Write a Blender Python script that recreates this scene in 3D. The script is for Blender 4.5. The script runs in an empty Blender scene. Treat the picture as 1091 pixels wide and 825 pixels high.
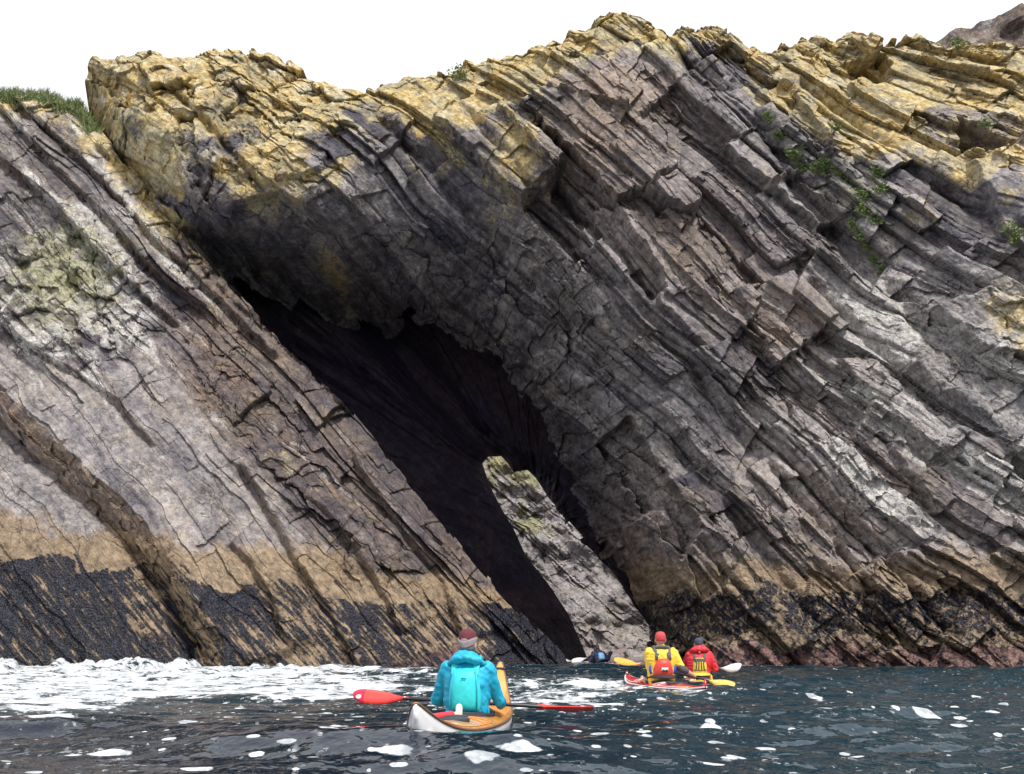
import bpy, bmesh, math, random
import numpy as np
from mathutils import Vector, Matrix, Euler

scene = bpy.context.scene
COL = scene.collection
R = math.radians

# ------------------------------------------------------------------ camera
CAM_H = 0.72
FPX, CX, CY, PITCH = 1500.0, 545.5, 412.5, R(10.2)
cam = bpy.data.cameras.new('camera')
cam.sensor_width = 36.0
cam.lens = 36.0 * FPX / 1091.0
cam.clip_start, cam.clip_end = 0.1, 20000
camo = bpy.data.objects.new('camera', cam)
camo.location = (0, 0, CAM_H)
camo.rotation_euler = (R(90) + PITCH, 0, 0)
COL.objects.link(camo)
scene.camera = camo
CP, SP = math.cos(PITCH), math.sin(PITCH)

def at(px, py, Y):
    """world point at distance Y that the photograph shows at pixel (px, py)"""
    a, b = (px - CX) / FPX, (CY - py) / FPX
    dy = CP - b * SP
    t = Y / dy
    return np.array([a * t, Y, CAM_H + t * (SP + b * CP)])

def to_px(X, Y, Z):
    Z = Z - CAM_H
    d = Y * CP + Z * SP
    return CX + FPX * X / d, CY - FPX * (Z * CP - Y * SP) / d

def on_water(px, py):
    a, b = (px - CX) / FPX, (CY - py) / FPX
    t = -CAM_H / (SP + b * CP)
    return a * t, (CP - b * SP) * t

# ------------------------------------------------------------------ noise
def h2(ix, iy, seed):
    x = (ix.astype(np.int64) * 374761393 + iy.astype(np.int64) * 668265263 + seed * 2147483647 + 974711) & 0xffffffff
    x = ((x ^ (x >> 13)) * 1274126177) & 0xffffffff
    x = ((x ^ (x >> 16)) * 2246822519) & 0xffffffff
    return ((x ^ (x >> 15)) & 0xffffff).astype(np.float64) / float(0x1000000)

def perlin(x, y, seed=0):
    xi, yi = np.floor(x), np.floor(y)
    xf, yf = x - xi, y - yi
    xi = xi.astype(np.int64); yi = yi.astype(np.int64)
    u = xf * xf * xf * (xf * (xf * 6 - 15) + 10)
    v = yf * yf * yf * (yf * (yf * 6 - 15) + 10)
    def g(ax, ay, dx, dy):
        an = h2(ax, ay, seed) * 2 * np.pi
        return np.cos(an) * dx + np.sin(an) * dy
    a = g(xi, yi, xf, yf); b = g(xi + 1, yi, xf - 1, yf)
    c = g(xi, yi + 1, xf, yf - 1); d = g(xi + 1, yi + 1, xf - 1, yf - 1)
    return 1.5 * ((a + (b - a) * u) * (1 - v) + (c + (d - c) * u) * v)

def fbm(x, y, octv=4, seed=0, gain=0.5):
    s = 0.0; a = 1.0
    for k in range(octv):
        s = s + a * perlin(x * 2 ** k + 17.3 * k, y * 2 ** k - 9.1 * k, seed + k)
        a *= gain
    return s

def sstep(a, b, x):
    t = np.clip((x - a) / (b - a), 0, 1)
    return t * t * (3 - 2 * t)

def rbf(ctrl):
    C = np.array([at(*c) for c in ctrl])
    P = C[:, [0, 2]]; n = len(P)
    d = np.sqrt(((P[:, None] - P[None]) ** 2).sum(-1)) + 1e-9
    A = np.zeros((n + 3, n + 3))
    A[:n, :n] = d * d * np.log(d) + np.eye(n) * 0.35
    A[:n, n] = 1; A[:n, n + 1:] = P
    A[n, :n] = 1; A[n + 1:, :n] = P.T
    w = np.linalg.solve(A, np.concatenate([C[:, 1], np.zeros(3)]))
    def f(X, Z):
        o = w[n] + w[n + 1] * X + w[n + 2] * Z
        for k in range(n):
            r2 = (X - P[k, 0]) ** 2 + (Z - P[k, 1]) ** 2 + 1e-9
            o = o + w[k] * 0.5 * r2 * np.log(r2)
        return o
    return f

def poly_sd(X, Z, poly):
    """signed distance to a closed polygon, negative inside"""
    n = len(poly); d = np.full(X.shape, 1e9); ins = np.zeros(X.shape, bool)
    for i in range(n):
        ax, az = poly[i]; bx, bz = poly[(i + 1) % n]
        ex, ez = bx - ax, bz - az
        t = np.clip(((X - ax) * ex + (Z - az) * ez) / (ex * ex + ez * ez), 0, 1)
        d = np.minimum(d, (X - ax - t * ex) ** 2 + (Z - az - t * ez) ** 2)
        c = ((az > Z) != (bz > Z)) & (X < (bx - ax) * (Z - az) / (bz - az + 1e-12) + ax)
        ins ^= c
    d = np.sqrt(d)
    return np.where(ins, -d, d)

def line_sd(X, Z, pts):
    """distance to an open polyline, side (+ = right/up of travel), parameter 0..1"""
    d = np.full(X.shape, 1e9); side = np.zeros(X.shape); par = np.zeros(X.shape)
    n = len(pts) - 1
    for i in range(n):
        ax, az = pts[i]; bx, bz = pts[i + 1]
        ex, ez = bx - ax, bz - az
        t = np.clip(((X - ax) * ex + (Z - az) * ez) / (ex * ex + ez * ez), 0, 1)
        dx, dz = X - ax - t * ex, Z - az - t * ez
        dd = np.sqrt(dx * dx + dz * dz)
        m = dd < d
        d = np.where(m, dd, d)
        side = np.where(m, np.sign(ex * dz - ez * dx), side)
        par = np.where(m, (i + t) / n, par)
    return d, side, par

def layer(s, t, th, L, seed):
    rng = np.random.default_rng(seed)
    lo, hi = s.min() - 3, s.max() + 3
    n = int((hi - lo) / th[0]) + 4
    w = th[0] + (th[1] - th[0]) * rng.random(n) ** 1.6
    bd = lo + np.concatenate([[0], np.cumsum(w)])
    b = np.clip(np.searchsorted(bd, s) - 1, 0, n - 1)
    ls = (s - bd[b]) / w[b]
    ds = np.minimum(s - bd[b], bd[b + 1] - s)
    Lb = (L[0] + (L[1] - L[0]) * rng.random(n))[b]
    q = (t + (rng.random(n) * 50)[b]) / Lb
    k = np.floor(q)
    j0 = 0.7 * h2(k, b, seed + 5); j1 = 0.7 * h2(k + 1, b, seed + 5); jm = 0.7 * h2(k - 1, b, seed + 5)
    below = q < k + j0
    cell = np.where(below, k - 1, k)
    e0 = np.where(below, k - 1 + jm, k + j0); e1 = np.where(below, k + j0, k + 1 + j1)
    lt = (q - e0) / (e1 - e0)
    dt = np.minimum(q - e0, e1 - q) * Lb
    r = [h2(cell, b, seed + 11 + i) for i in range(4)]
    br = rng.random(n)[b]
    return dict(ls=ls, lt=lt, ds=ds, dt=dt, r=r, br=br)

def facets(s, t, sx, sy, seed):
    """irregular polygonal blocks: random values, offsets from the block's centre, nearness to its edge"""
    u, v = t / sx, s / sy
    iu, iv = np.floor(u), np.floor(v)
    d1 = np.full(u.shape, 9e9); d2 = d1.copy(); cu = np.zeros(u.shape); cv = np.zeros(u.shape); ku = cu.copy(); kv = cu.copy()
    for i in (-1, 0, 1):
        for j in (-1, 0, 1):
            a, b = iu + i, iv + j
            pu = a + 0.1 + 0.8 * h2(a, b, seed); pv = b + 0.1 + 0.8 * h2(a, b, seed + 1)
            d = np.maximum(np.abs(u - pu), np.abs(v - pv)) + 0.35 * (np.abs(u - pu) + np.abs(v - pv))
            m = d < d1
            d2 = np.where(m, d1, np.minimum(d2, d))
            d1 = np.where(m, d, d1)
            cu = np.where(m, pu, cu); cv = np.where(m, pv, cv); ku = np.where(m, a, ku); kv = np.where(m, b, kv)
    r = [h2(ku, kv, seed + 5 + i) for i in range(4)]
    return dict(r=r, du=u - cu, dv=v - cv, e=d2 - d1)

# ------------------------------------------------------------------ mesh helpers
def link(name, me, mat=None, parent=None):
    o = bpy.data.objects.new(name, me)
    COL.objects.link(o)
    for m in (mat if isinstance(mat, (list, tuple)) else [mat]):
        if m is not None: me.materials.append(m)
    if parent is not None: o.parent = parent
    return o

def grid_mesh(name, P, keep=None, attrs=None, smooth=False):
    nr, nc = P.shape[:2]
    me = bpy.data.meshes.new(name)
    idx = np.arange(nr * nc).reshape(nr, nc)
    q = np.stack([idx[:-1, :-1], idx[:-1, 1:], idx[1:, 1:], idx[1:, :-1]], -1).reshape(-1, 4)
    if keep is not None: q = q[keep.reshape(-1)]
    me.vertices.add(nr * nc)
    me.vertices.foreach_set('co', P.reshape(-1).astype(np.float32))
    me.loops.add(q.size)
    me.loops.foreach_set('vertex_index', q.reshape(-1).astype(np.int32))
    me.polygons.add(len(q))
    me.polygons.foreach_set('loop_start', np.arange(0, q.size, 4, dtype=np.int32))
    me.polygons.foreach_set('use_smooth', np.full(len(q), smooth, dtype=bool))
    me.update(calc_edges=True)
    for nm, arr in (attrs or {}).items():
        a = me.attributes.new(nm, 'FLOAT_COLOR', 'POINT')
        a.data.foreach_set('color', arr.reshape(-1).astype(np.float32))
    return me

def structure(o):
    o['kind'] = 'structure'; return o

def tag(o, label, cat, group=None, kind=None):
    o['label'] = label; o['category'] = cat
    if group: o['group'] = group
    if kind: o['kind'] = kind
    return o

# ------------------------------------------------------------------ node helpers
class NT:
    def __init__(s, name):
        s.mat = bpy.data.materials.new(name); s.mat.use_nodes = True
        s.t = s.mat.node_tree; s.t.nodes.clear()
        s.out = s.t.nodes.new('ShaderNodeOutputMaterial')
        s.bsdf = s.t.nodes.new('ShaderNodeBsdfPrincipled')
        s.t.links.new(s.bsdf.outputs[0], s.out.inputs['Surface'])
    def put(s, inp, v):
        if hasattr(v, 'is_output') or isinstance(v, bpy.types.NodeSocket): s.t.links.new(v, inp)
        elif isinstance(v, (tuple, list)) and len(v) == 3 and inp.type == 'RGBA': inp.default_value = (*v, 1)
        else: inp.default_value = v
    def node(s, kind, **kw):
        n = s.t.nodes.new(kind)
        for k, v in kw.items(): setattr(n, k, v)
        return n
    def mix(s, f, a, b, mode='MIX'):
        n = s.node('ShaderNodeMix', data_type='RGBA', blend_type=mode)
        s.put(n.inputs['Factor'], f); s.put(n.inputs[6], a); s.put(n.inputs[7], b)
        return n.outputs[2]
    def math(s, op, a, b=0.0, c=None, clamp=False):
        n = s.node('ShaderNodeMath', operation=op, use_clamp=clamp)
        s.put(n.inputs[0], a); s.put(n.inputs[1], b)
        if c is not None: s.put(n.inputs[2], c)
        return n.outputs[0]
    def coord(s, scale=(1, 1, 1), rot=(0, 0, 0)):
        tc = s.node('ShaderNodeTexCoord'); m = s.node('ShaderNodeMapping', vector_type='TEXTURE')
        m.inputs['Scale'].default_value = tuple(1.0 / q for q in scale); m.inputs['Rotation'].default_value = rot
        s.t.links.new(tc.outputs['Object'], m.inputs['Vector'])
        return m.outputs[0]
    def noise(s, vec, scale, detail=6, rough=0.6, dist=0.0):
        n = s.node('ShaderNodeTexNoise')
        s.t.links.new(vec, n.inputs['Vector'])
        n.inputs['Scale'].default_value = scale; n.inputs['Detail'].default_value = detail
        n.inputs['Roughness'].default_value = rough; n.inputs['Distortion'].default_value = dist
        return n.outputs['Fac']
    def voro(s, vec, scale, feature='F1', out='Distance'):
        n = s.node('ShaderNodeTexVoronoi', feature=feature)
        s.t.links.new(vec, n.inputs['Vector']); n.inputs['Scale'].default_value = scale
        return n.outputs[out]
    def ramp(s, f, lo, hi):
        n = s.node('ShaderNodeMapRange', interpolation_type='SMOOTHSTEP')
        s.put(n.inputs['Value'], f); n.inputs['From Min'].default_value = lo; n.inputs['From Max'].default_value = hi
        return n.outputs[0]
    def attr(s, name):
        a = s.node('ShaderNodeAttribute', attribute_name=name)
        sp = s.node('ShaderNodeSeparateColor')
        s.t.links.new(a.outputs['Color'], sp.inputs[0])
        return sp.outputs[0], sp.outputs[1], sp.outputs[2], a.outputs['Alpha']
    def bump(s, h, strength, dist, prev=None):
        n = s.node('ShaderNodeBump')
        n.inputs['Strength'].default_value = strength; n.inputs['Distance'].default_value = dist
        s.t.links.new(h, n.inputs['Height'])
        if prev is not None: s.t.links.new(prev, n.inputs['Normal'])
        return n.outputs[0]

def simple(name, col, rough=0.6, var=0.12, scale=30, bump=0.0, metal=0.0, coat=0.0, bscale=None):
    n = NT(name); v = n.coord()
    f = n.noise(v, scale, 4)
    c = n.mix(n.ramp(f, 0.3, 0.7), tuple(max(0, x * (1 - var)) for x in col), tuple(min(1, x * (1 + var)) for x in col))
    n.put(n.bsdf.inputs['Base Color'], c)
    n.bsdf.inputs['Roughness'].default_value = rough; n.bsdf.inputs['Metallic'].default_value = metal
    n.bsdf.inputs['Coat Weight'].default_value = coat
    if bump: n.put(n.bsdf.inputs['Normal'], n.bump(n.noise(v, bscale or scale * 2, 3), 0.6, bump))
    return n.mat

# rock: m1 = (lichen, pale, iron, tone)   m2 = (tan barnacle, mussel, pink, green)
def rock_material(name, streak_rot=45, wet=0.0, shade=1.0, speckle=False):
    n = NT(name)
    v = n.coord(); sv = n.coord((0.35, 1, 3.2), (0, R(streak_rot), 0))
    lich, pale, iron, tone = n.attr('m1')
    tan, mus, pink, green = n.attr('m2')
    big = n.noise(v, 0.45, 5, 0.6); mid = n.noise(v, 2.3, 7, 0.65); fine = n.noise(v, 11, 8, 0.7)
    st = n.noise(sv, 1.6, 8, 0.68, 0.3); st2 = n.noise(sv, 7.0, 6, 0.7)
    grain = n.noise(v, 45, 3, 0.7)
    f = n.math('MULTIPLY_ADD', st, 0.9, n.math('MULTIPLY_ADD', mid, 0.5, n.math('ADD', tone, -0.70)))
    c = n.mix(n.ramp(f, 0.12, 0.92), (0.043, 0.040, 0.058), (0.350, 0.332, 0.328))
    c = n.mix(n.math('MULTIPLY', n.ramp(big, 0.42, 0.68), 0.45), c, (0.135, 0.122, 0.105))
    c = n.mix(n.math('MULTIPLY', n.ramp(n.noise(v, 0.75, 7, 0.68), 0.49, 0.66), 0.36), c, n.mix(n.ramp(st, 0.3, 0.7), (0.105, 0.092, 0.062), (0.225, 0.195, 0.140)))
    # iron stain
    fi = n.math('MULTIPLY', iron, n.ramp(n.math('MULTIPLY_ADD', st, 0.5, n.math('MULTIPLY', mid, 0.6)), 0.30, 0.75))
    c = n.mix(fi, c, n.mix(n.ramp(fine, 0.3, 0.7), (0.185, 0.128, 0.088), (0.33, 0.235, 0.150)))
    # crustose pale lichen and droppings
    fp = n.ramp(n.math('ADD', n.math('MULTIPLY', pale, 0.75), n.math('MULTIPLY_ADD', fine, 0.55, n.math('MULTIPLY', st2, 0.45))), 0.78, 1.08)
    c = n.mix(n.math('MULTIPLY', fp, 0.9), c, n.mix(n.ramp(grain, 0.35, 0.65), (0.30, 0.29, 0.265), (0.58, 0.575, 0.55)))
    # green algae
    fg = n.ramp(n.math('ADD', n.math('MULTIPLY', green, 0.8), n.math('MULTIPLY', mid, 0.7)), 0.62, 1.0)
    c = n.mix(n.math('MULTIPLY', fg, 0.75), c, n.mix(n.ramp(grain, 0.35, 0.65), (0.17, 0.18, 0.07), (0.32, 0.31, 0.15)))
    # yellow lichen
    lp = n.noise(v, 1.9, 9, 0.74)
    fl = n.ramp(n.math('ADD', n.math('MULTIPLY', lich, 0.50), n.math('MULTIPLY_ADD', fine, 0.45, n.math('MULTIPLY', lp, 1.1))), 0.85, 1.14)
    ly = n.mix(n.ramp(n.noise(v, 6, 5, 0.7), 0.35, 0.65), (0.42, 0.295, 0.080), (0.62, 0.495, 0.215))
    ly = n.mix(n.ramp(n.noise(v, 1.3, 5), 0.45, 0.68), ly, (0.56, 0.51, 0.34))
    ly = n.mix(n.math('MULTIPLY', n.ramp(n.noise(v, 0.9, 6, 0.65), 0.46, 0.60), 0.8), ly, (0.37, 0.340, 0.205))
    c = n.mix(n.math('MULTIPLY', fl, 0.80), c, ly)
    # barnacle / bare band
    ft = n.math('MULTIPLY', tan, n.ramp(n.math('ADD', mid, n.math('MULTIPLY', tan, 0.6)), 0.38, 0.80))
    c = n.mix(n.math('MULTIPLY', ft, 0.85), c, n.mix(n.ramp(st2, 0.3, 0.7), (0.185, 0.128, 0.072), (0.30, 0.225, 0.135)))
    # pink coralline
    fk = n.ramp(n.math('ADD', n.math('MULTIPLY', pink, 0.8), n.math('MULTIPLY', mid, 0.5)), 0.55, 0.9)
    c = n.mix(fk, c, n.mix(n.ramp(fine, 0.35, 0.65), (0.085, 0.045, 0.038), (0.27, 0.17, 0.145)))
    # mussels
    mv = n.math('MULTIPLY_ADD', n.noise(v if speckle else sv, 5.5 if speckle else 3.4, 3, 0.55, 0.8 if speckle else 0.0), 0.9, n.math('MULTIPLY', fine, 0.45))
    fm = n.ramp(n.math('ADD', n.math('MULTIPLY', mus, 0.8), mv), 1.04, 1.16)
    mc = n.mix(n.ramp(n.voro(v, 16), 0.1, 0.6), (0.052, 0.054, 0.075), (0.012, 0.013, 0.022))
    c = n.mix(fm, c, mc)
    # weathering: mottles at several sizes, pale specks, dirt-filled hairline cracks
    mot = n.noise(v, 4.2, 9, 0.78)
    c = n.mix(n.ramp(mot, 0.34, 0.68), n.mix(1.0, c, (0.52, 0.51, 0.55), 'MULTIPLY'), n.mix(1.0, c, (1.48, 1.46, 1.42), 'MULTIPLY'))
    spk = n.math('MULTIPLY', n.ramp(n.noise(v, 24, 4, 0.65), 0.58, 0.68), n.ramp(n.noise(v, 1.1, 3), 0.40, 0.62))
    spk = n.math('MULTIPLY', spk, n.math('SUBTRACT', 0.50, n.math('MULTIPLY', fm, 0.38)))
    c = n.mix(spk, c, (0.50, 0.485, 0.45))
    wob = n.node('ShaderNodeTexNoise'); n.t.links.new(v, wob.inputs['Vector']); wob.inputs['Scale'].default_value = 1.6; wob.inputs['Detail'].default_value = 4
    sc_ = n.node('ShaderNodeVectorMath', operation='SCALE'); n.t.links.new(wob.outputs['Color'], sc_.inputs[0]); sc_.inputs['Scale'].default_value = 0.5
    ad = n.node('ShaderNodeVectorMath', operation='ADD'); n.t.links.new(n.coord((0.55, 0.8, 1.5), (0, R(streak_rot), 0)), ad.inputs[0]); n.t.links.new(sc_.outputs[0], ad.inputs[1])
    ve = n.node('ShaderNodeTexVoronoi', feature='DISTANCE_TO_EDGE'); n.t.links.new(ad.outputs[0], ve.inputs['Vector']); ve.inputs['Scale'].default_value = 1.9
    crk = n.math('MULTIPLY', n.ramp(ve.outputs['Distance'], 0.028, 0.006), n.ramp(n.noise(v, 0.8, 4), 0.42, 0.58))
    c = n.mix(n.math('MULTIPLY', crk, 0.72), c, (0.030, 0.026, 0.030))
    c = n.mix(n.ramp(grain, 0.2, 0.85), n.mix(1.0, c, (0.72, 0.72, 0.74), 'MULTIPLY'), n.mix(1.0, c, (1.22, 1.2, 1.18), 'MULTIPLY'))
    if shade < 1:
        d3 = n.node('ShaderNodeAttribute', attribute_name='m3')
        c = n.mix(d3.outputs['Fac'], c, n.mix(1.0, c, (shade * .90, shade * .72, shade * 1.30), 'MULTIPLY'))  # cave gloom and its purple haze painted into the base colour
    n.put(n.bsdf.inputs['Base Color'], c)
    n.put(n.bsdf.inputs['Roughness'], n.math('SUBTRACT', 0.85 - wet, n.math('MULTIPLY', fm, 0.35)))
    n.bsdf.inputs['Specular IOR Level'].default_value = 0.35
    b = n.bump(st, 0.45, 0.06)
    b = n.bump(st2, 0.5, 0.03, b)
    b = n.bump(fine, 0.6, 0.035, b)
    b = n.bump(n.math('MULTIPLY', n.voro(v, 18), fm), 0.9, 0.06, b)
    b = n.bump(mot, 0.7, 0.05, b)
    b = n.bump(grain, 0.5, 0.012, b)
    n.put(n.bsdf.inputs['Normal'], b)
    return n.mat

ROCK = rock_material('rock_cliff', 45, speckle=True)
ROCKA = rock_material('rock_slab', 46, 0.08)
ROCKC = rock_material('shaded_cave_rock', 45, 0.2, 0.30)  # interior darkness is put into this rock's colour

# ------------------------------------------------------------------ main cliff
SKY = [(-900, 170), (-60, 150), (70, 128), (84, 112), (87, 62), (100, 54), (135, 55), (160, 47), (200, 52), (222, 50), (246, 44), (262, 52), (290, 57), (318, 70), (345, 80),
       (375, 93), (402, 90), (430, 84), (462, 79), (492, 70), (520, 61), (548, 53), (580, 42), (608, 30), (632, 18), (655, 10), (676, 12), (692, 20),
       (704, 31), (716, 37), (726, 27), (750, 22), (780, 27), (795, 38), (822, 48), (842, 40), (868, 32), (905, 30), (938, 36), (965, 34), (985, 40), (1005, 47),
       (1040, 44), (1091, 52), (1200, 70), (1900, 150)]
skyW = np.array([at(px, py, 45.0) for px, py in SKY])
YB = [(700, 706, 40.6), (760, 706, 40), (850, 706, 39.6), (950, 706, 39.2), (1091, 706, 38.6), (1200, 706, 38.2),
      (720, 620, 40.7), (800, 600, 40.2), (900, 600, 39.8), (1000, 600, 39.4), (1150, 600, 38.6),
      (760, 480, 41.2), (850, 450, 41.0), (950, 430, 40.6), (1091, 430, 39.4), (1200, 400, 39.0),
      (720, 330, 42.0), (820, 300, 42.0), (940, 280, 41.6), (1050, 260, 40.8), (1150, 250, 40.0),
      (640, 200, 42.6), (720, 150, 43.0), (850, 150, 43.2), (960, 130, 43.0), (1091, 150, 42.0),
      (660, 20, 45.0), (750, 35, 45.0), (870, 40, 45.4), (1000, 50, 45.0), (1091, 60, 44.2), (1250, 70, 43.5),
      (560, 60, 45.0), (470, 85, 44.8), (390, 100, 44.6), (300, 65, 45.0), (200, 55, 45.0), (95, 60, 45.2),
      (130, 130, 43.4), (200, 190, 42.6), (240, 225, 42.2), (310, 190, 42.3), (390, 140, 43.2), (460, 150, 43.2), (540, 180, 42.8), (300, 120, 43.6),
      (590, 250, 42.6), (640, 320, 42.2), (690, 400, 41.8), (700, 480, 41.6), (700, 560, 41.2),
      (250, 238, 42.3), (300, 214, 42.3), (290, 245, 43.6), (360, 250, 43.4), (330, 300, 46.2), (258, 282, 44.8), (345, 345, 48.6), (395, 372, 50.5), (390, 300, 46.6), (430, 310, 45.6), (480, 330, 46.2), (420, 220, 43.6), (500, 260, 44.2), (540, 320, 44.4), (530, 365, 46), (580, 430, 45.4), (620, 500, 44.6), (655, 580, 43.4), (690, 650, 42.4),
      (300, 420, 48), (420, 520, 48), (520, 620, 48), (100, 220, 50), (40, 160, 49), (0, 400, 50), (-200, 300, 50), (200, 600, 50)]
MB_ = rbf(YB)

_pxs = [100, 250, 450, 600, 750, 900, 1050, 1200]
_tan = [0.80, 0.74, 0.86, 1.02, 1.14, 0.98, 0.70, 0.6]
_gx = np.linspace(-40, 40, 1601)
_gt = np.interp(_gx, [(p - CX) / FPX * 43 for p in _pxs], _tan)
_gF = np.cumsum(_gt) * (_gx[1] - _gx[0])
def FB(X): return np.interp(X, _gx, _gF)

def w2(pts, Y=42.5): return [tuple(at(px, py, Y)[[0, 2]]) for px, py in pts]

# the big slabs and recesses that can be told apart: outline, how far they stand out (+) or in (-)
BLOCKS = [([(464, 121), (555, 216), (592, 187), (515, 81)], 0.55), ([(530, 114), (588, 181), (601, 170), (541, 106)], 0.45),
          ([(585, 92), (603, 51), (684, 26), (735, 70), (680, 121), (662, 119)], 0.30),
          ([(555, 103), (654, 220), (680, 213), (720, 183), (680, 121), (585, 92)], 0.75), ([(685, 216), (724, 240), (744, 224), (720, 190)], 0.95),
          ([(640, 222), (700, 330), (760, 400), (800, 330), (740, 250), (690, 240)], 0.35),
          ([(779, 320), (838, 298), (882, 346), (816, 401)], 0.5), ([(775, 158), (805, 139), (849, 191), (819, 198)], 0.6),
          ([(819, 202), (838, 183), (896, 238), (867, 249)], 0.55), ([(970, 434), (980, 428), (1014, 447), (1010, 462)], 0.5),
          ([(918, 484), (931, 476), (975, 544), (962, 553)], 0.4), ([(970, 493), (981, 471), (1043, 496), (1021, 533)], 0.45),
          ([(880, 395), (915, 400), (990, 480), (960, 500)], 0.35), ([(970, 345), (1020, 330), (1091, 380), (1091, 420), (1010, 395)], 0.7),
          ([(1015, 190), (1091, 150), (1130, 330), (1060, 320)], 0.7), ([(740, 60), (765, 45), (840, 130), (830, 150)], 0.5),
          ([(904, 55), (955, 37), (957, 72), (918, 83)], -1.1), ([(1012, 136), (1069, 167), (1054, 178), (1012, 178)], -1.1),
          ([(600, 178), (650, 225), (705, 320), (690, 330), (640, 265), (585, 215)], -0.8), ([(800, 60), (845, 90), (880, 170), (860, 175)], -0.4),
          ([(555, 218), (592, 190), (640, 262), (610, 290)], -0.7), ([(640, 470), (668, 450), (735, 570), (715, 600)], -0.9),
          ([(628, 600), (650, 575), (700, 640), (712, 712), (690, 712)], -1.3), ([(668, 560), (705, 545), (735, 640), (700, 660)], 0.5),
          ([(205, 90), (232, 80), (240, 190), (215, 180)], 0.35), ([(120, 110), (180, 130), (225, 225), (170, 190)], 0.3), ([(320, 110), (355, 120), (345, 190), (300, 200)], 0.3)]
BLOCKS.append(([(252, 234), (300, 217), (352, 242), (432, 314), (415, 350), (395, 380), (330, 350), (250, 290)], -0.8))
BLOCKSW = [(w2(p, 43 if d > 0 else 43.5), d) for p, d in BLOCKS]
GULLYS = [([(722, 30), (783, 84), (819, 139), (850, 200), (905, 260), (945, 320), (1000, 400)], 0.35, 0.7), ([(480, 90), (540, 165), (600, 245), (690, 340), (760, 430), (860, 560), (940, 690)], 0.16, 0.5),
          ([(380, 95), (450, 160), (560, 280), (640, 370), (720, 470), (800, 590), (860, 690)], 0.2, 0.5), ([(860, 60), (930, 140), (1010, 215), (1091, 300)], 0.2, 0.55),
          ([(150, 60), (200, 110), (290, 215)], 0.12, 0.35), ([(850, 300), (930, 390), (1010, 470), (1091, 560)], 0.2, 0.5), ([(740, 380), (830, 490), (920, 600), (985, 690)], 0.14, 0.4),
          ([(600, 390), (660, 470), (720, 560), (780, 640), (820, 700)], 0.14, 0.4)]
GULLYSW = [(w2(p), w, d) for p, w, d in GULLYS]
MOUTH = [(232, 270), (258, 280), (300, 300), (345, 322), (385, 334), (414, 324), (436, 318), (458, 324), (480, 336), (512, 352), (535, 368), (552, 395), (575, 425), (588, 455), (612, 492), (632, 530), (650, 570),
         (668, 600), (688, 628), (700, 660), (708, 730), (540, 760), (420, 620), (300, 440), (240, 330)]
MOUTHW = []
for px, py in MOUTH:
    Y = 44.5
    for _ in range(12):
        p = at(px, py, Y); Y = float(MB_(p[0], p[2]))
    MOUTHW.append((p[0], p[2]))

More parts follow.
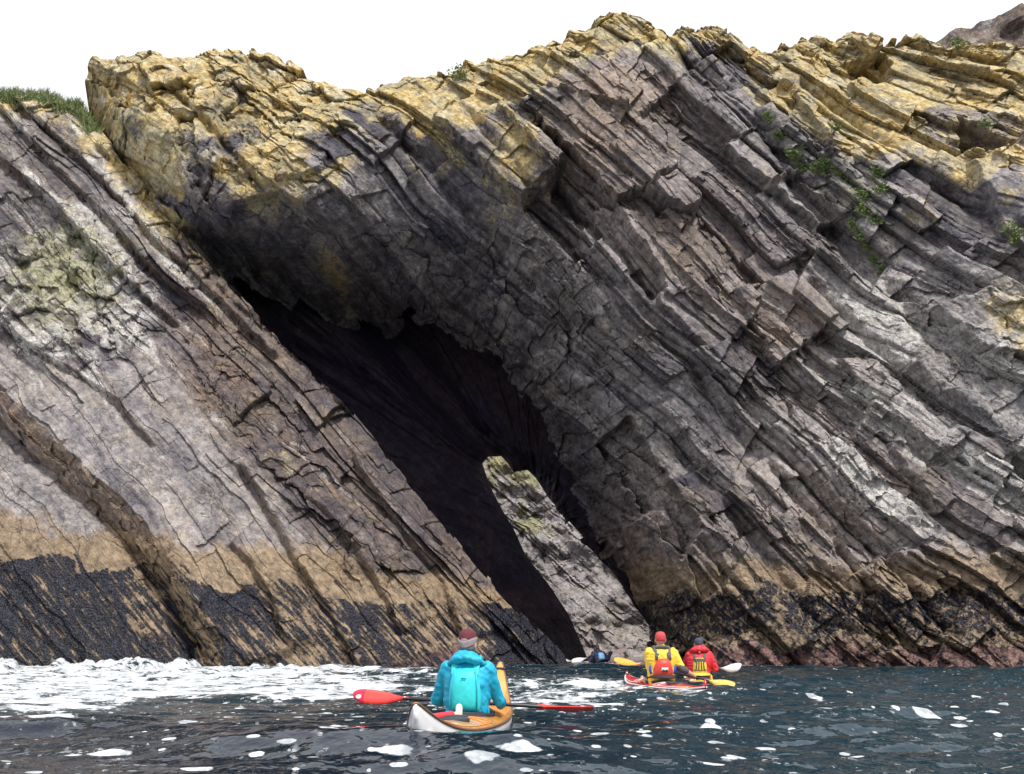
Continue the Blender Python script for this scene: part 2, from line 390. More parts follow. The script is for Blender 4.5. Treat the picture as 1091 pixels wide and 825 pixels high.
def cliff_detail(X, Z, F, seed, rub, mass=None):
    wx = fbm(X * 0.35, Z * 0.35, 4, seed); wz = fbm(X * 1.7 + 5, Z * 1.7, 4, seed + 40)
    s = 0.70 * (Z + F(X)) + 0.28 * fbm(X * 0.22, Z * 0.22, 2, seed + 7) + 0.018 * wz
    t = 0.72 * X - 0.70 * Z + 0.07 * fbm(X * 0.9, Z * 0.9, 3, seed + 9)
    a = layer(s, t + 0.25 * s, (0.9, 2.4), (2.5, 6.5), seed + 1)
    b = layer(s, t - 0.25 * s, (0.30, 1.15), (1.2, 4.6), seed + 2)
    c = layer(s, t + 0.15 * s, (0.06, 0.24), (0.3, 1.7), seed + 3)
    g = facets(s, t, 1.15, 0.46, seed + 60)
    g2 = facets(s, t, 0.42, 0.20, seed + 70)
    d = -0.66 * (a['r'][0] - 0.5) + 0.55 * (a['r'][1] - 0.32) * (a['ls'] - 0.5) + 0.35 * (a['r'][2] - 0.5) * (a['lt'] - 0.5)
    d += -0.46 * (b['r'][0] - 0.5) + 0.36 * (b['r'][1] - 0.32) * (b['ls'] - 0.5) + 0.34 * (b['r'][2] - 0.5) * (b['lt'] - 0.5)
    quiet = sstep(0.52, 0.86, b['r'][3] + 0.35 * wx)          # some blocks are plain faces, others finely laminated
    d += (-0.17 * (c['r'][0] - 0.5) + 0.12 * (c['r'][1] - 0.4) * (c['ls'] - 0.5) + 0.08 * (c['r'][2] - 0.5) * (c['lt'] - 0.5)) * (0.10 + 0.95 * quiet)
    bro = sstep(0.52, 0.80, a['r'][3] + 0.4 * wx)
    d += (-0.26 * (g['r'][0] - 0.5) + 0.34 * (g['r'][1] - 0.5) * g['du'] + 0.30 * (g['r'][2] - 0.4) * g['dv']) * (0.15 + 0.85 * bro)
    d += (-0.10 * (g2['r'][0] - 0.5) + 0.14 * (g2['r'][1] - 0.5) * g2['du'] + 0.13 * (g2['r'][2] - 0.4) * g2['dv']) * (0.2 + 0.8 * bro)
    d += 0.10 * np.exp(-a['ds'] / 0.05) * (a['br'] > 0.5) + 0.07 * np.exp(-b['ds'] / 0.03) * (b['br'] > 0.55) + 0.05 * np.exp(-b['dt'] / 0.025) * (b['r'][3] > 0.5)
    if mass is not None:                                      # massive craggy rock, less layered
        m1 = facets(s + 0.12 * wz, t + 0.15 * wx, 1.9, 1.0, seed + 90); m2 = facets(s + 0.06 * wz, t, 0.75, 0.42, seed + 95)
        big = -0.75 * (m1['r'][0] - 0.5) + 0.65 * (m1['r'][1] - .5) * m1['du'] + 0.7 * (m1['r'][2] - .45) * m1['dv'] + 0.12 * np.exp(-m1['e'] / 0.05)
        big += -0.24 * (m2['r'][0] - 0.5) + 0.30 * (m2['r'][1] - .5) * m2['du'] + 0.30 * (m2['r'][2] - .45) * m2['dv'] + 0.10 * fbm(X * 2.2, Z * 2.2, 4, seed + 97)
        d = d * (1 - 0.68 * mass) + mass * big
    if rub is not None:                                       # rubbly broken rock under the overhang
        e = facets(s + 0.1 * wz, t, 0.62, 0.46, seed + 80)
        d = d * (1 - 0.45 * rub) + rub * (-0.42 * (e['r'][0] - 0.5) + 0.50 * (e['r'][1] - .5) * e['du'] + 0.50 * (e['r'][2] - .4) * e['dv'] + 0.10 * np.exp(-e['e'] / 0.06))
    d += 0.05 * fbm(X * 1.2, Z * 1.2, 4, seed + 20) + 0.010 * fbm(X * 7, Z * 7, 3, seed + 21)
    tone = 0.26 * a['r'][3] + 0.36 * b['r'][2] + 0.16 * c['r'][2] + 0.12 * g['r'][3]
    return d, tone, a, b, c, wx, wz

FUN = 2.0
def build_cliff():
    x0, x1 = -19.5, 20.5
    nc, nr, nb = 1400, 700, 60
    X1 = np.linspace(x0, x1, nc)
    skyz = np.interp(X1, skyW[:, 0], skyW[:, 2])
    tt = FB(X1)
    jag = 0.30 * (h2(np.floor(X1 * 2.1), np.zeros(nc, int), 3) - 0.5) + 0.34 * (h2(np.floor(X1 * 5.3 + 0.3), np.zeros(nc, int), 4) - 0.5) + 0.10 * perlin(X1 * 9, X1 * 0, 6)
    jag = np.convolve(np.pad(jag, 4, mode='edge'), np.ones(9) / 9, 'valid')
    skyz = skyz + jag
    v = np.linspace(0, 1, nr)[:, None]
    Z = -0.9 + (skyz[None] + 0.9) * v
    X = np.broadcast_to(X1[None], Z.shape).copy()
    px, py = to_px(X, np.full(X.shape, 43.0), Z)
    sdm = poly_sd(X, Z, MOUTHW)
    rub = np.clip(1 - sstep(1.2, 4.0, sdm), 0, 1) * sstep(215, 250, py) * sstep(720, 600, px)
    mass = sstep(430, 330, px) * sstep(260, 215, py + 0.25 * (px - 200)) + 0.75 * np.exp(-(((px - 1010) / 75) ** 2 + ((py - 370) / 50) ** 2)) + 0.6 * sstep(1.4, 0.3, skyz[None] - Z) * sstep(400, 450, px)
    mass = np.clip(mass, 0, 1)
    d, tone, a, b, c, wx, wz = cliff_detail(X, Z, FB, 100, rub, mass)
    Y = MB_(X, Z)
    wob = 0.10 * wz + 0.10 * wx
    blk = np.zeros(X.shape); plain = np.zeros(X.shape)
    for poly, dep in BLOCKSW:
        cx = np.mean([p[0] for p in poly]); m = np.abs(X[0] - cx) < 5
        sd = poly_sd(X[:, m], Z[:, m], poly) + wob[:, m]
        f = sstep(0.07, -0.05, sd)
        blk[:, m] += -dep * f
        if dep > 0: plain[:, m] = np.maximum(plain[:, m], f)
    for pts, w, dep in GULLYSW:
        dl, sd, par = line_sd(X, Z, pts)
        dl = np.abs(dl + 0.7 * wob)
        fade = sstep(0, 0.06, par) * sstep(1, 0.94, par) * (0.45 + 0.9 * (0.5 + wx))
        blk += dep * np.exp(-(dl / w) ** 2) * np.clip(fade, 0, 1.2)
    topf = sstep(0.0, 0.5, skyz[None] - Z)
    blk = blk + FUN * np.exp(-np.clip(sdm + 0.25 * wz, 0, 9) / 1.05) * sstep(225, 262, py)
    d = d * (1 + 0.35 * sstep(640, 800, px))
    Y = Y + d * (1 - 0.45 * plain) + blk + (1 - topf) * 0.4
    # ---- colour masks
    dz = skyz[None] - Z
    dl = np.interp(px[-1], [60, 100, 250, 340, 410, 470, 540, 640, 700, 760, 850, 950, 1091], [6.0, 6.0, 5.6, 4.2, 1.7, 2.6, 3.0, 1.6, 1.1, 1.5, 2.6, 5.0, 7.5])[None]
    n1 = fbm(X * 0.5, Z * 0.5, 4, 61)
    lich = np.clip(1.5 - 0.95 * dz / dl + 0.55 * n1 + 0.9 * (b['r'][2] - 0.5), 0, 1.0)
    lich = np.maximum(lich, 0.8 * np.exp(-(((px - 1062) / 45) ** 2 + ((py - 365) / 40) ** 2)))
    lich = np.maximum(lich, 0.75 * np.exp(-(((px - 550) / 32) ** 2 + ((py - 165) / 50) ** 2)))
    plainface = np.exp(-(((px - 655) / 55) ** 2 + ((py - 85) / 40) ** 2))
    lich *= 1 - 0.75 * plainface * (dz > 0.8)
    pale = 0.70 * sstep(740, 960, px) * sstep(230, 380, py) * sstep(620, 520, py) * (0.4 + 0.9 * b['r'][2]) + 0.35 * sstep(2.2, 0.3, dz) * (n1 > -0.1)
    pale += 0.42 * sstep(430, 330, px) * sstep(240, 200, py) * (0.5 + 0.9 * n1 + 0.5 * (b['r'][1] - .5)) + 0.6 * np.exp(-(((px - 170) / 50) ** 2 + ((py - 165) / 40) ** 2)) + 0.35 * np.exp(-(((px - 905) / 60) ** 2 + ((py - 320) / 40) ** 2))
    pale += 0.3 * (h2(np.floor(b['lt'] * 0 + b['r'][0] * 999), np.zeros(X.shape, int), 8) > 0.8) * (px > 380)
    iron = 1.0 * plainface + 0.85 * np.exp(-(((px - 640) / 60) ** 2 + ((py - 165) / 55) ** 2)) + 0.55 * np.exp(-(((px - 730) / 80) ** 2 + ((py - 270) / 60) ** 2)) + 0.7 * np.exp(-(((px - 830) / 45) ** 2 + ((py - 350) / 45) ** 2)) + 0.4 * np.exp(-(((px - 870) / 80) ** 2 + ((py - 540) / 60) ** 2))
    iron += 0.22 * (a['r'][3] > 0.65) * sstep(650, 720, px) + 0.5 * np.exp(-(((px - 680) / 35) ** 2 + ((py - 585) / 40) ** 2))
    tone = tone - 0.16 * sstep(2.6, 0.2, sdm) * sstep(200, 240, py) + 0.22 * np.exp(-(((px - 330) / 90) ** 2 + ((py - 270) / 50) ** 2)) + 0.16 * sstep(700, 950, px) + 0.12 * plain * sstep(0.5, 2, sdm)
    zt = Z + 0.28 * n1 + 0.22 * wz
    tanm = sstep(3.4, 2.5, zt) * 0.95
    mus = sstep(2.35, 1.95, zt) * (0.45 + 0.12 * sstep(0.5, 1.2, zt))
    pink = sstep(0.75, 0.25, zt)
    green = 0.6 * sstep(1.2, 0.1, dz) * (n1 > 0.15) + 0.5 * np.exp(-(((px - 890) / 60) ** 2 + ((py - 215) / 60) ** 2))
    # ---- crest running back
    k = np.linspace(0, 1, nb)[1:, None]
    bd = 7.0 * k ** 1.3
    Xb = np.broadcast_to(X1[None], (nb - 1, nc))
    Zb = skyz[None] - 0.16 * bd + 0.25 * fbm(Xb * 0.7, bd * 0.7 + 0 * Xb, 4, 71) * sstep(0, 0.8, bd)
    Yb = Y[-1:] + bd
    P = np.concatenate([np.stack([X, Y, Z], -1), np.stack([Xb, Yb, Zb], -1)], 0)
    def ext(m): return np.concatenate([m, np.broadcast_to(m[-1:], (nb - 1, nc))], 0)
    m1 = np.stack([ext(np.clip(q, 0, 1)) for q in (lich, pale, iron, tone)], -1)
    m2 = np.stack([ext(np.clip(q, 0, 1)) for q in (tanm, mus, pink, green)], -1)
    jg = facets(0.7 * (Z + FB(X)), 0.72 * X - 0.70 * Z, 0.9, 0.5, 950)
    inside = ext(sdm + 0.42 * (jg['r'][0] - 0.5) + 0.12 * wz < -0.06)
    inside[nr:] = False
    keep = ~(inside[:-1, :-1] & inside[1:, 1:])
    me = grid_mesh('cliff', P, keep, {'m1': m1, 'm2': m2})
    return structure(link('cliff', me, ROCK)), P

CLIFF, CLIFF_P = build_cliff()

# ------------------------------------------------------------------ cave: a tunnel from the mouth to the far opening
EXIT = [(514, 494), (520, 487), (534, 486), (541, 494), (547, 503), (562, 501), (570, 508), (584, 530), (612, 562), (640, 592), (668, 632), (692, 664), (704, 690), (712, 735), (640, 735), (622, 692), (606, 655), (584, 622), (560, 592), (548, 565), (536, 545), (522, 518)]
def resample(pts, n):
    p = np.array(pts + [pts[0]]); seg = np.sqrt(((p[1:] - p[:-1]) ** 2).sum(1)); c = np.concatenate([[0], np.cumsum(seg)])
    u = np.linspace(0, c[-1], n, endpoint=False)
    return np.stack([np.interp(u, c, p[:, 0]), np.interp(u, c, p[:, 1])], -1)
def build_cave():
    n, K, Y1 = 520, 150, 53.0
    ex = [tuple(at(px, py, Y1)[[0, 2]]) for px, py in EXIT]
    mo = MOUTHW
    A_, B_ = resample(mo, n), resample(ex, n)
    # match the two rings by direction from their centres, measured in each ring's own stretch
    def by_anchor(mo_pts, idx):     # ring resampled piecewise between anchors so corresponding corners meet
        out = []
        m = len(idx); per = n // m
        for i in range(m):
            a, b = idx[i], idx[(i + 1) % m]
            seq = [mo_pts[a]]
            while a != b:
                a = (a + 1) % len(mo_pts); seq.append(mo_pts[a])
            p = np.array(seq); s = np.sqrt(((p[1:] - p[:-1]) ** 2).sum(1)); c = np.concatenate([[0], np.cumsum(s)])
            u = np.linspace(0, c[-1], per, endpoint=False)
            out.append(np.stack([np.interp(u, c, p[:, 0]), np.interp(u, c, p[:, 1])], -1))
        return np.concatenate(out)
    n = 520
    ra = by_anchor(mo, [0, 6, 10, 16, 20, 21])      # top left, lip, lip, right wall, right water, left water
    rb = by_anchor(ex, [0, 2, 5, 8, 13, 14])
    n = len(ra)
    cen = ra.mean(0)
    ra = cen + (ra - cen) * 1.0
    nrm = np.stack([ra[:, 0] - cen[0], ra[:, 1] - cen[1]], -1); nrm /= np.linalg.norm(nrm, axis=1)[:, None]
    ya = MB_(ra[:, 0], ra[:, 1]) + 1.1 + FUN * 0.85
    tl = np.exp(-((ra[:, 0] - mo[0][0]) ** 2 + (ra[:, 1] - mo[0][1]) ** 2) / 1.6)
    ra = ra + nrm * (0.95 + 1.1 * tl)[:, None]
    k = np.linspace(0, 1, K)[:, None]
    ease = k ** 0.9
    X = ra[None, :, 0] * (1 - ease) + rb[None, :, 0] * ease
    Z = ra[None, :, 1] * (1 - ease) + rb[None, :, 1] * ease
    Y = ya[None] * (1 - k) + Y1 * k
    swell = np.sin(np.pi * k) ** 1.0
    dirx, dirz = X - X.mean(1, keepdims=True), Z - Z.mean(1, keepdims=True)
    L = np.sqrt(dirx ** 2 + dirz ** 2) + 1e-6; dirx /= L; dirz /= L
    ii = np.broadcast_to(np.arange(n)[None], X.shape)
    s = 0.7 * (Z + FB(X)); t = Y
    la = layer(s + 0.2 * fbm(X * .6, Y * .6, 3, 5), t + 0.4 * fbm(X, Y, 3, 8), (0.4, 1.1), (0.8, 2.6), 900)
    lb = layer(s, t + .3 * s, (0.1, 0.35), (0.3, 1.2), 901)
    d = 0.55 * (la['r'][0] - 0.5) + 0.2 * (lb['r'][0] - 0.5) + 0.25 * fbm(X * 0.8, Y * 0.8, 4, 12) + 4.2 * np.sin(np.pi * np.clip(k * 1.25, 0, 1)) * sstep(-0.1, 0.5, dirz + 0.25 * dirx)
    arc = np.broadcast_to(np.concatenate([[0], np.cumsum(np.sqrt((np.diff(ra, axis=0) ** 2).sum(1)))])[None], X.shape)
    f1 = facets(arc + 0.3 * fbm(arc * .5, Y * .5, 3, 902), Y, 1.3, 0.95, 905); f2 = facets(arc, Y, 0.55, 0.40, 915)
    d = 0.6 * d + (1 - 0.6 * k) * (0.9 * (f1['r'][0] - 0.5) + 0.5 * (f1['r'][1] - .5) * f1['du'] + 0.5 * (f1['r'][2] - .5) * f1['dv'] + 0.30 * (f2['r'][0] - 0.5) + 0.2 * (f2['r'][1] - .5) * f2['du'])
    d = d * sstep(0, 0.05, k) * sstep(1, 0.93, k)
    X = X + dirx * d; Z = Z + dirz * d
    fx, fz = ra[:, 0] + nrm[:, 0] * 3.0, ra[:, 1] + nrm[:, 1] * 2.2
    fy = np.maximum(MB_(fx, fz) + 1.3, ya + 0.2)
    P = np.stack([X, Y, Z], -1)
    P[0] = np.stack([fx, fy, fz], -1)
    P = np.concatenate([P, P[:, :1]], 1)
    tone = 0.25 + 0.3 * la['r'][2] + 0 * X
    z0 = np.zeros(X.shape)
    iron = 0.5 * (la['r'][1] > 0.5)
    m1 = np.stack([z0, z0, iron, tone * 0.7], -1)
    m2 = np.stack([0.6 * sstep(3, 2.2, Z), 0.5 * sstep(1.8, 1.4, Z), sstep(.9, .4, Z), z0], -1)
    m1 = np.concatenate([m1, m1[:, :1]], 1); m2 = np.concatenate([m2, m2[:, :1]], 1)
    shadem = np.repeat((sstep(0.04, 0.42, k) * 1.0 + 0 * X)[..., None], 4, -1); shadem = np.concatenate([shadem, shadem[:, :1]], 1)  # mask of the painted gloom, deepening from the mouth inwards
    me = grid_mesh('cave_wall', P, None, {'m1': m1, 'm2': m2, 'm3': shadem})
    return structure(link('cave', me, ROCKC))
build_cave()

# ------------------------------------------------------------------ left slab
EDGE = [(-900, 60), (-60, 96), (30, 99), (84, 108), (104, 138), (130, 168), (180, 232), (230, 292), (280, 345), (330, 395), (372, 432), (402, 470), (440, 520), (478, 566), (505, 602), (540, 640), (578, 672), (602, 700), (612, 730)]
YA = [(-200, 705, 38.4), (0, 705, 38.6), (120, 708, 38.3), (250, 711, 38.2), (400, 712, 38.6), (500, 712, 39.3), (600, 712, 40.6),
      (0, 590, 39.5), (200, 600, 39.3), (350, 620, 39.5), (470, 650, 40), (0, 430, 41.0), (150, 450, 40.8), (300, 500, 40.6), (420, 560, 40.6),
      (0, 260, 42.6), (120, 300, 42.4), (240, 380, 42.0), (340, 440, 41.8), (0, 110, 44.6), (80, 115, 44.6), (150, 200, 43.8), (230, 300, 43.2), (330, 400, 42.6), (-200, 110, 44.4), (-200, 400, 41.2), (410, 490, 42), (520, 620, 41.2)]
MA_ = rbf(YA)
edW = []
for px, py in EDGE:
    Y = 43.0
    for _ in range(12):
        p = at(px, py, Y); Y = float(np.clip(MA_(p[0], p[2]), 38, 46))
    edW.append((p[0], p[2]))
edW = np.array(edW)
def FA(X): return 1.06 * X
def wA(pts):
    out = []
    for px, py in pts:
        Y = 41.0
        for _ in range(12):
            p = at(px, py, Y); Y = float(np.clip(MA_(p[0], p[2]), 38, 46))
        out.append((p[0], p[2]))
    return out

def build_slab():
    x0, x1 = -19.5, float(edW[-1, 0]) - 0.02
    nc, nr, nb = 900, 640, 40
    X1 = np.linspace(x0, x1, nc)
    ez = np.interp(X1, edW[:, 0], edW[:, 1]) + 0.22 * (h2(np.floor(X1 * 1.6), np.zeros(nc, int), 33) - 0.5) + 0.16 * (h2(np.floor(X1 * 4.1), np.zeros(nc, int), 34) - 0.5)
    v = np.linspace(0, 1, nr)[:, None]
    Z = -0.9 + (ez[None] + 0.9) * v
    X = np.broadcast_to(X1[None], Z.shape).copy()
    Y = MA_(X, Z)
    px, py = to_px(X, Y, Z)
    wx = fbm(X * 0.3, Z * 0.3, 4, 200); wz = fbm(X * 1.5, Z * 1.5, 4, 240)
    s = 0.69 * (Z + FA(X)) + 0.22 * wx + 0.03 * wz
    t = 0.72 * X - 0.69 * Z + 0.2 * wz
    z_ = (ez[None] - Z) * 0.69
    zn = 0.85 * sstep(3.5, 2.3, z_ + 0.9 * wx) * sstep(1.0, 1.6, z_ + 0.5 * wx) * sstep(150, 230, px) * sstep(560, 470, px) * sstep(655, 600, py)
    massA = np.clip(sstep(1.25, 0.7, np.sqrt(((px - 75) / 105) ** 2 + ((py - 310) / 85) ** 2) + 0.3 * wx), 0, 1)
    d0, tone0, a0, b0, c0, _, _ = cliff_detail(X, Z, FA, 300, None, np.maximum(massA, zn))
    a = layer(s, t, (0.9, 2.8), (6, 16), 211)
    b = layer(s, t + 0.3 * s, (0.12, 0.6), (2.0, 7.0), 212)
    up = sstep(470, 330, py - 0.35 * (px - 100)) * 0.8 + 0.35 * sstep(-2.5, -0.8, Z - ez[None]) * sstep(150, 250, px)
    up = np.clip(np.maximum(up, sstep(60, 20, np.abs(py - 0.9 * (px - 300) - 480)) * 0.0 + 1.0 * np.exp(-(((px - 320) / 100) ** 2 + ((py - 440) / 90) ** 2)) + 0.8 * sstep(1.9, 0.5, ez[None] - Z) * sstep(200, 300, px)), 0, 1)
    up = up * (0.72 + 0.5 * (wx > -0.1)) 
    e = (ez[None] - Z) * 0.69
    zone = sstep(3.5, 2.3, e + 0.9 * wx) * sstep(150, 230, px) * sstep(560, 470, px) * sstep(655, 600, py)
    up = np.maximum(np.maximum(up * 0.8, massA), zone)
    dsm = -0.32 * (a['r'][0] - 0.5) + 0.30 * (a['r'][1] - 0.6) * (a['ls'] - 0.5) - 0.10 * (b['r'][0] - 0.5) + 0.07 * (b['r'][1] - 0.5) * (b['ls'] - .5)
    dsm += 0.05 * np.exp(-a['ds'] / 0.05) * (a['br'] > 0.6) + 0.05 * fbm(X * 0.8, Z * 0.8, 5, 215) + 0.012 * fbm(X * 6, Z * 6, 3, 216)
    d = dsm * (1 - 0.4 * up) + d0 * up * 0.85
    wob = 0.06 * wz + 0.05 * wx
    g3 = facets(s, t, 0.6, 0.4, 290)
    # (polyline, half width, height of the step, unused)
    G = [([(-60, 372), (0, 432), (60, 490), (105, 530), (150, 575), (190, 622), (222, 680), (235, 730)], 0.44, 0.75, 0.0),
         ([(255, 490), (285, 540), (312, 585), (345, 645), (372, 690), (385, 730)], 0.13, 0.4, -0.15), ([(248, 578), (272, 598), (290, 630), (310, 690)], 0.09, 0.22, 0.1),
         ([(-40, 70), (20, 135), (60, 180), (110, 228), (165, 290), (225, 335)], 0.10, 0.35, -0.35), ([(-40, 140), (40, 200), (100, 262), (150, 310), (190, 350)], 0.10, 0.3, -0.3),
         ([(20, 110), (90, 175), (160, 250), (240, 325), (300, 385)], 0.12, 0.35, -0.2),
         ([(320, 520), (360, 560), (395, 610), (430, 680)], 0.10, 0.28, -0.12), ([(370, 480), (420, 550), (470, 620), (500, 690)], 0.10, 0.28, -0.15), ([(0, 345), (60, 385), (130, 430), (170, 480)], 0.08, 0.2, -0.2), ([(100, 150), (170, 225), (240, 310), (310, 375), (380, 445)], 0.12, 0.3, -0.1)]
    riser = np.zeros(X.shape)
    for pts, w, dep, stp in G:
        W = wA(pts)
        dl, sd, par = line_sd(X, Z, W)
        sgn = dl * sd + wob + (0.10 * (g3['r'][0] - 0.5) if w > 0.3 else 0)
        fade = sstep(0, 0.05, par) * sstep(1, 0.96, par)
        # the upper bed stands proud of the lower one: a steep riser, then the bed's face falling back
        prof = np.where(sgn < w, sstep(-w, w, sgn), np.exp(-np.clip(sgn - w, 0, 9) / (2.4 if w > 0.3 else 1.0)))
        d = d - dep * prof * fade * (0.8 + 0.5 * wx)
        d = d + 0.5 * dep * np.exp(-((sgn + w) / (0.10 + 0.2 * w)) ** 2) * fade
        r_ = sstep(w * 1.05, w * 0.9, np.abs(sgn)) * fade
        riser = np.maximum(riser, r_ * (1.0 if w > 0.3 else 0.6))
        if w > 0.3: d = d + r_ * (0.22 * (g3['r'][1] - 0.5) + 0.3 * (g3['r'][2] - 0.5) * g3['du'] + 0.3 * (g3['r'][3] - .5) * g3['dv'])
    rim = sstep(0.35, 0.0, ez[None] - Z)
    Y = Y + d + rim * 0.35
    n1 = fbm(X * 0.45, Z * 0.45, 4, 261); st = fbm(s * 1.6, t * 0.22, 4, 262)
    ledge = np.exp(-a0['ds'] / 0.08)
    lich = np.clip(0.85 * sstep(2.0, 0.0, ez[None] - Z) * sstep(260, 150, px) + 0.3 * n1 - 0.1, 0, 1)
    pale = 0.62 * massA * (0.7 + 0.8 * wz) + 0.55 * sstep(470, 250, py) * sstep(260, 120, px + 0.2 * (py - 200)) * (0.65 + 0.8 * st) + 0.55 * sstep(0.42, 0.66, st) * sstep(640, 500, py) * sstep(0.0, 0.5, 0.6 + n1)
    green = 0.75 * np.exp(-(((px - 70) / 90) ** 2 + ((py - 290) / 90) ** 2)) + 0.3 * sstep(1.5, 0.2, ez[None] - Z) * (px < 130)
    iron = 0.16 + 0.35 * st + 0.25 * zone + 0.35 * np.exp(-(((px - 240) / 60) ** 2 + ((py - 380) / 60) ** 2))
    gd, _, _ = line_sd(X, Z, wA(G[0][0]))
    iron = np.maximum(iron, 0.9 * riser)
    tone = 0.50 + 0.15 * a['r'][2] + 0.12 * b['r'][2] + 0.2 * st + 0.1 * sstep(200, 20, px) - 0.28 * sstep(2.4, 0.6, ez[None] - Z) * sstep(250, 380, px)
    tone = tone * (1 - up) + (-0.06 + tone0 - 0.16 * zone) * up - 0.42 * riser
    ttop = np.interp(px, [-100, 0, 200, 400, 520, 600], [4.25, 4.15, 3.45, 2.75, 2.4, 2.2]); mtop = np.interp(px, [-100, 0, 200, 400, 520, 600], [3.2, 3.1, 2.55, 1.85, 1.7, 1.7])
    zt = Z + 0.30 * n1 + 0.20 * wz + 0.25 * (b['r'][2] - 0.5)
    tanm = sstep(ttop + 0.25, ttop - 0.25, zt); mus = sstep(mtop + 0.07, mtop - 0.09, zt + 0.05 * st) * np.clip(0.645 + 0.12 * n1 - 0.16 * sstep(0.55, 0.2, gd) + np.interp(px, [0, 200, 260, 420], [0.0, 0.0, -.08, -0.10]) + 0.16 * sstep(500, 545, px), 0, 1)
    pink = sstep(0.55, 0.1, zt) * sstep(300, 460, px) + 0.7 * np.exp(-(((px - 50) / 70) ** 2 + ((py - 605) / 18) ** 2))
    k = np.linspace(0, 1, nb)[1:, None]; bd = 8.0 * k ** 1.4
    Xb = np.broadcast_to(X1[None], (nb - 1, nc))
    Zb = ez[None] - 0.10 * bd + 0.15 * fbm(Xb, bd + 0 * Xb, 3, 271) * sstep(0, .6, bd)
    Yb = Y[-1:] + bd
    P = np.concatenate([np.stack([X, Y, Z], -1), np.stack([Xb, Yb, Zb], -1)], 0)
    def ext(m): return np.concatenate([m, np.broadcast_to(m[-1:], (nb - 1, nc))], 0)
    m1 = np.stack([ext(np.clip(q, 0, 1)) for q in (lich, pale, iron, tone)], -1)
    m2 = np.stack([ext(np.clip(q, 0, 1)) for q in (tanm, mus, pink, green)], -1)
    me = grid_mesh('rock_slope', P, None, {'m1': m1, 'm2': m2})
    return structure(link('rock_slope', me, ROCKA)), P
SLAB, SLAB_P = build_slab()

# ------------------------------------------------------------------ far cliff seen through the opening, and the hill
def build_far():
    X1 = np.linspace(-14, 26, 700); Z1 = np.linspace(-1, 15, 330)
    X, Z = np.meshgrid(X1, Z1)
    ez = 13 + 1.2 * fbm(X1 * 0.3, X1 * 0, 4, 401)
    Z = -1 + (Z + 1) / 16 * (ez[None] + 1)
    F = lambda x: 0.9 * x
    d, tone, a, b, c, wx, wz = cliff_detail(X, Z, F, 500, np.full(X.shape, 0.45))
    Y = 66.5 + 0.34 * Z + 0.5 * wx + d * 0.75 + 0.5 * fbm(X * .5, Z * .5, 3, 9)
    n1 = fbm(X * 0.6, Z * 0.6, 4, 461)
    z0 = np.zeros(X.shape)
    green = sstep(5.2, 7.4, Z + n1) * (0.55 + 0.6 * n1)
    pale = 0.22 + 0.35 * n1 + 0.25 * sstep(7, 9, Z)
    m1 = np.stack([0.25 * sstep(7, 10, Z) + z0, np.clip(pale, 0, 1), 0.02 + z0, np.clip(0.50 + tone * 0.5, 0, 1)], -1)
    m2 = np.stack([0.3 * sstep(2.0, 1.2, Z + .4 * n1), 0.36 * sstep(1.9, 1.5, Z + .4 * n1) * sstep(0.9, 1.4, Z), 0.3 * sstep(0.6, 0.2, Z), green], -1)
    me = grid_mesh('far_cliff', np.stack([X, Y, Z], -1), None, {'m1': m1, 'm2': m2})
    structure(link('far_cliff', me, ROCK))
    # the hill behind on the right
    X1 = np.linspace(20, 90, 260); k = np.linspace(0, 1, 130)
    U, V = np.meshgrid(X1, k)
    prof = np.interp(X1, [20, *[at(p, 0, 110)[0] for p in (985, 1010, 1040, 1070, 1100, 1180)], 70, 90], [30, *[at(p, q, 110)[2] for p, q in ((985, 50), (1010, 36), (1040, 24), (1070, 15), (1100, 4), (1180, -20))], 58, 56])
    prof = prof + 0.25 * fbm(X1 * 0.8, X1 * 0, 4, 431)
    Z = V * prof[None]; Y = 110 - 22 * (1 - V) + 1.4 * fbm(U * .25, V * 14, 5, 433)
    tone = 0.25 + 0.2 * fbm(U * .4, Z * .4, 3, 435)
    z0 = np.zeros(U.shape)
    m1 = np.stack([z0 + 0.1, 0.35 + 0.4 * fbm(U * .5, Z * .5, 3, 436), z0 + 0.55, tone], -1)
    m2 = np.stack([z0, z0, z0 + .25, z0 + .15], -1)
    Pb = np.stack([U, Y, Z], -1)
    back = Pb[-1:] + np.array([0, 60, -6.0])
    me = grid_mesh('hill', np.concatenate([Pb, back], 0), None, {'m1': np.clip(np.concatenate([m1, m1[-1:]], 0), 0, 1), 'm2': np.concatenate([m2, m2[-1:]], 0)})
    structure(link('hill', me, ROCK))
build_far()

# ------------------------------------------------------------------ water
FOAM_SPOTS = [(387, 796, 55, 10), (423, 812, 68, 13), (512, 815, 33, 9), (555, 811, 55, 11), (577, 800, 70, 11), (475, 793, 66, 9), (450, 785, 50, 6), (756, 780, 25, 6), (763, 792, 30, 6), (786, 805, 26, 6),
              (818, 796, 22, 7), (819, 759, 16, 5), (869, 745, 16, 6), (879, 757, 17, 5), (982, 763, 24, 8), (1011, 795, 16, 5), (1062, 797, 46, 8), (1022, 817, 27, 7), (713, 773, 22, 9), (828, 773, 12, 5),
              (955, 763, 10, 4), (1059, 761, 17, 4), (48, 775, 66, 9), (4, 789, 20, 5), (38, 822, 26, 6), (117, 809, 55, 7), (222, 787, 16, 6), (203, 773, 44, 7), (367, 775, 58, 9), (299, 797, 28, 6),
              (352, 805, 24, 6), (396, 812, 14, 6), (207, 820, 30, 7), (272, 812, 20, 5), (160, 790, 22, 5), (90, 795, 14, 4), (640, 790, 18, 5), (668, 806, 16, 5), (900, 802, 12, 4), (940, 785, 12, 4), (845, 735, 14, 4), (690, 790, 12, 4), (610, 778, 22, 5), (330, 760, 40, 7), (250, 765, 30, 5)]
_fr = random.Random(12)
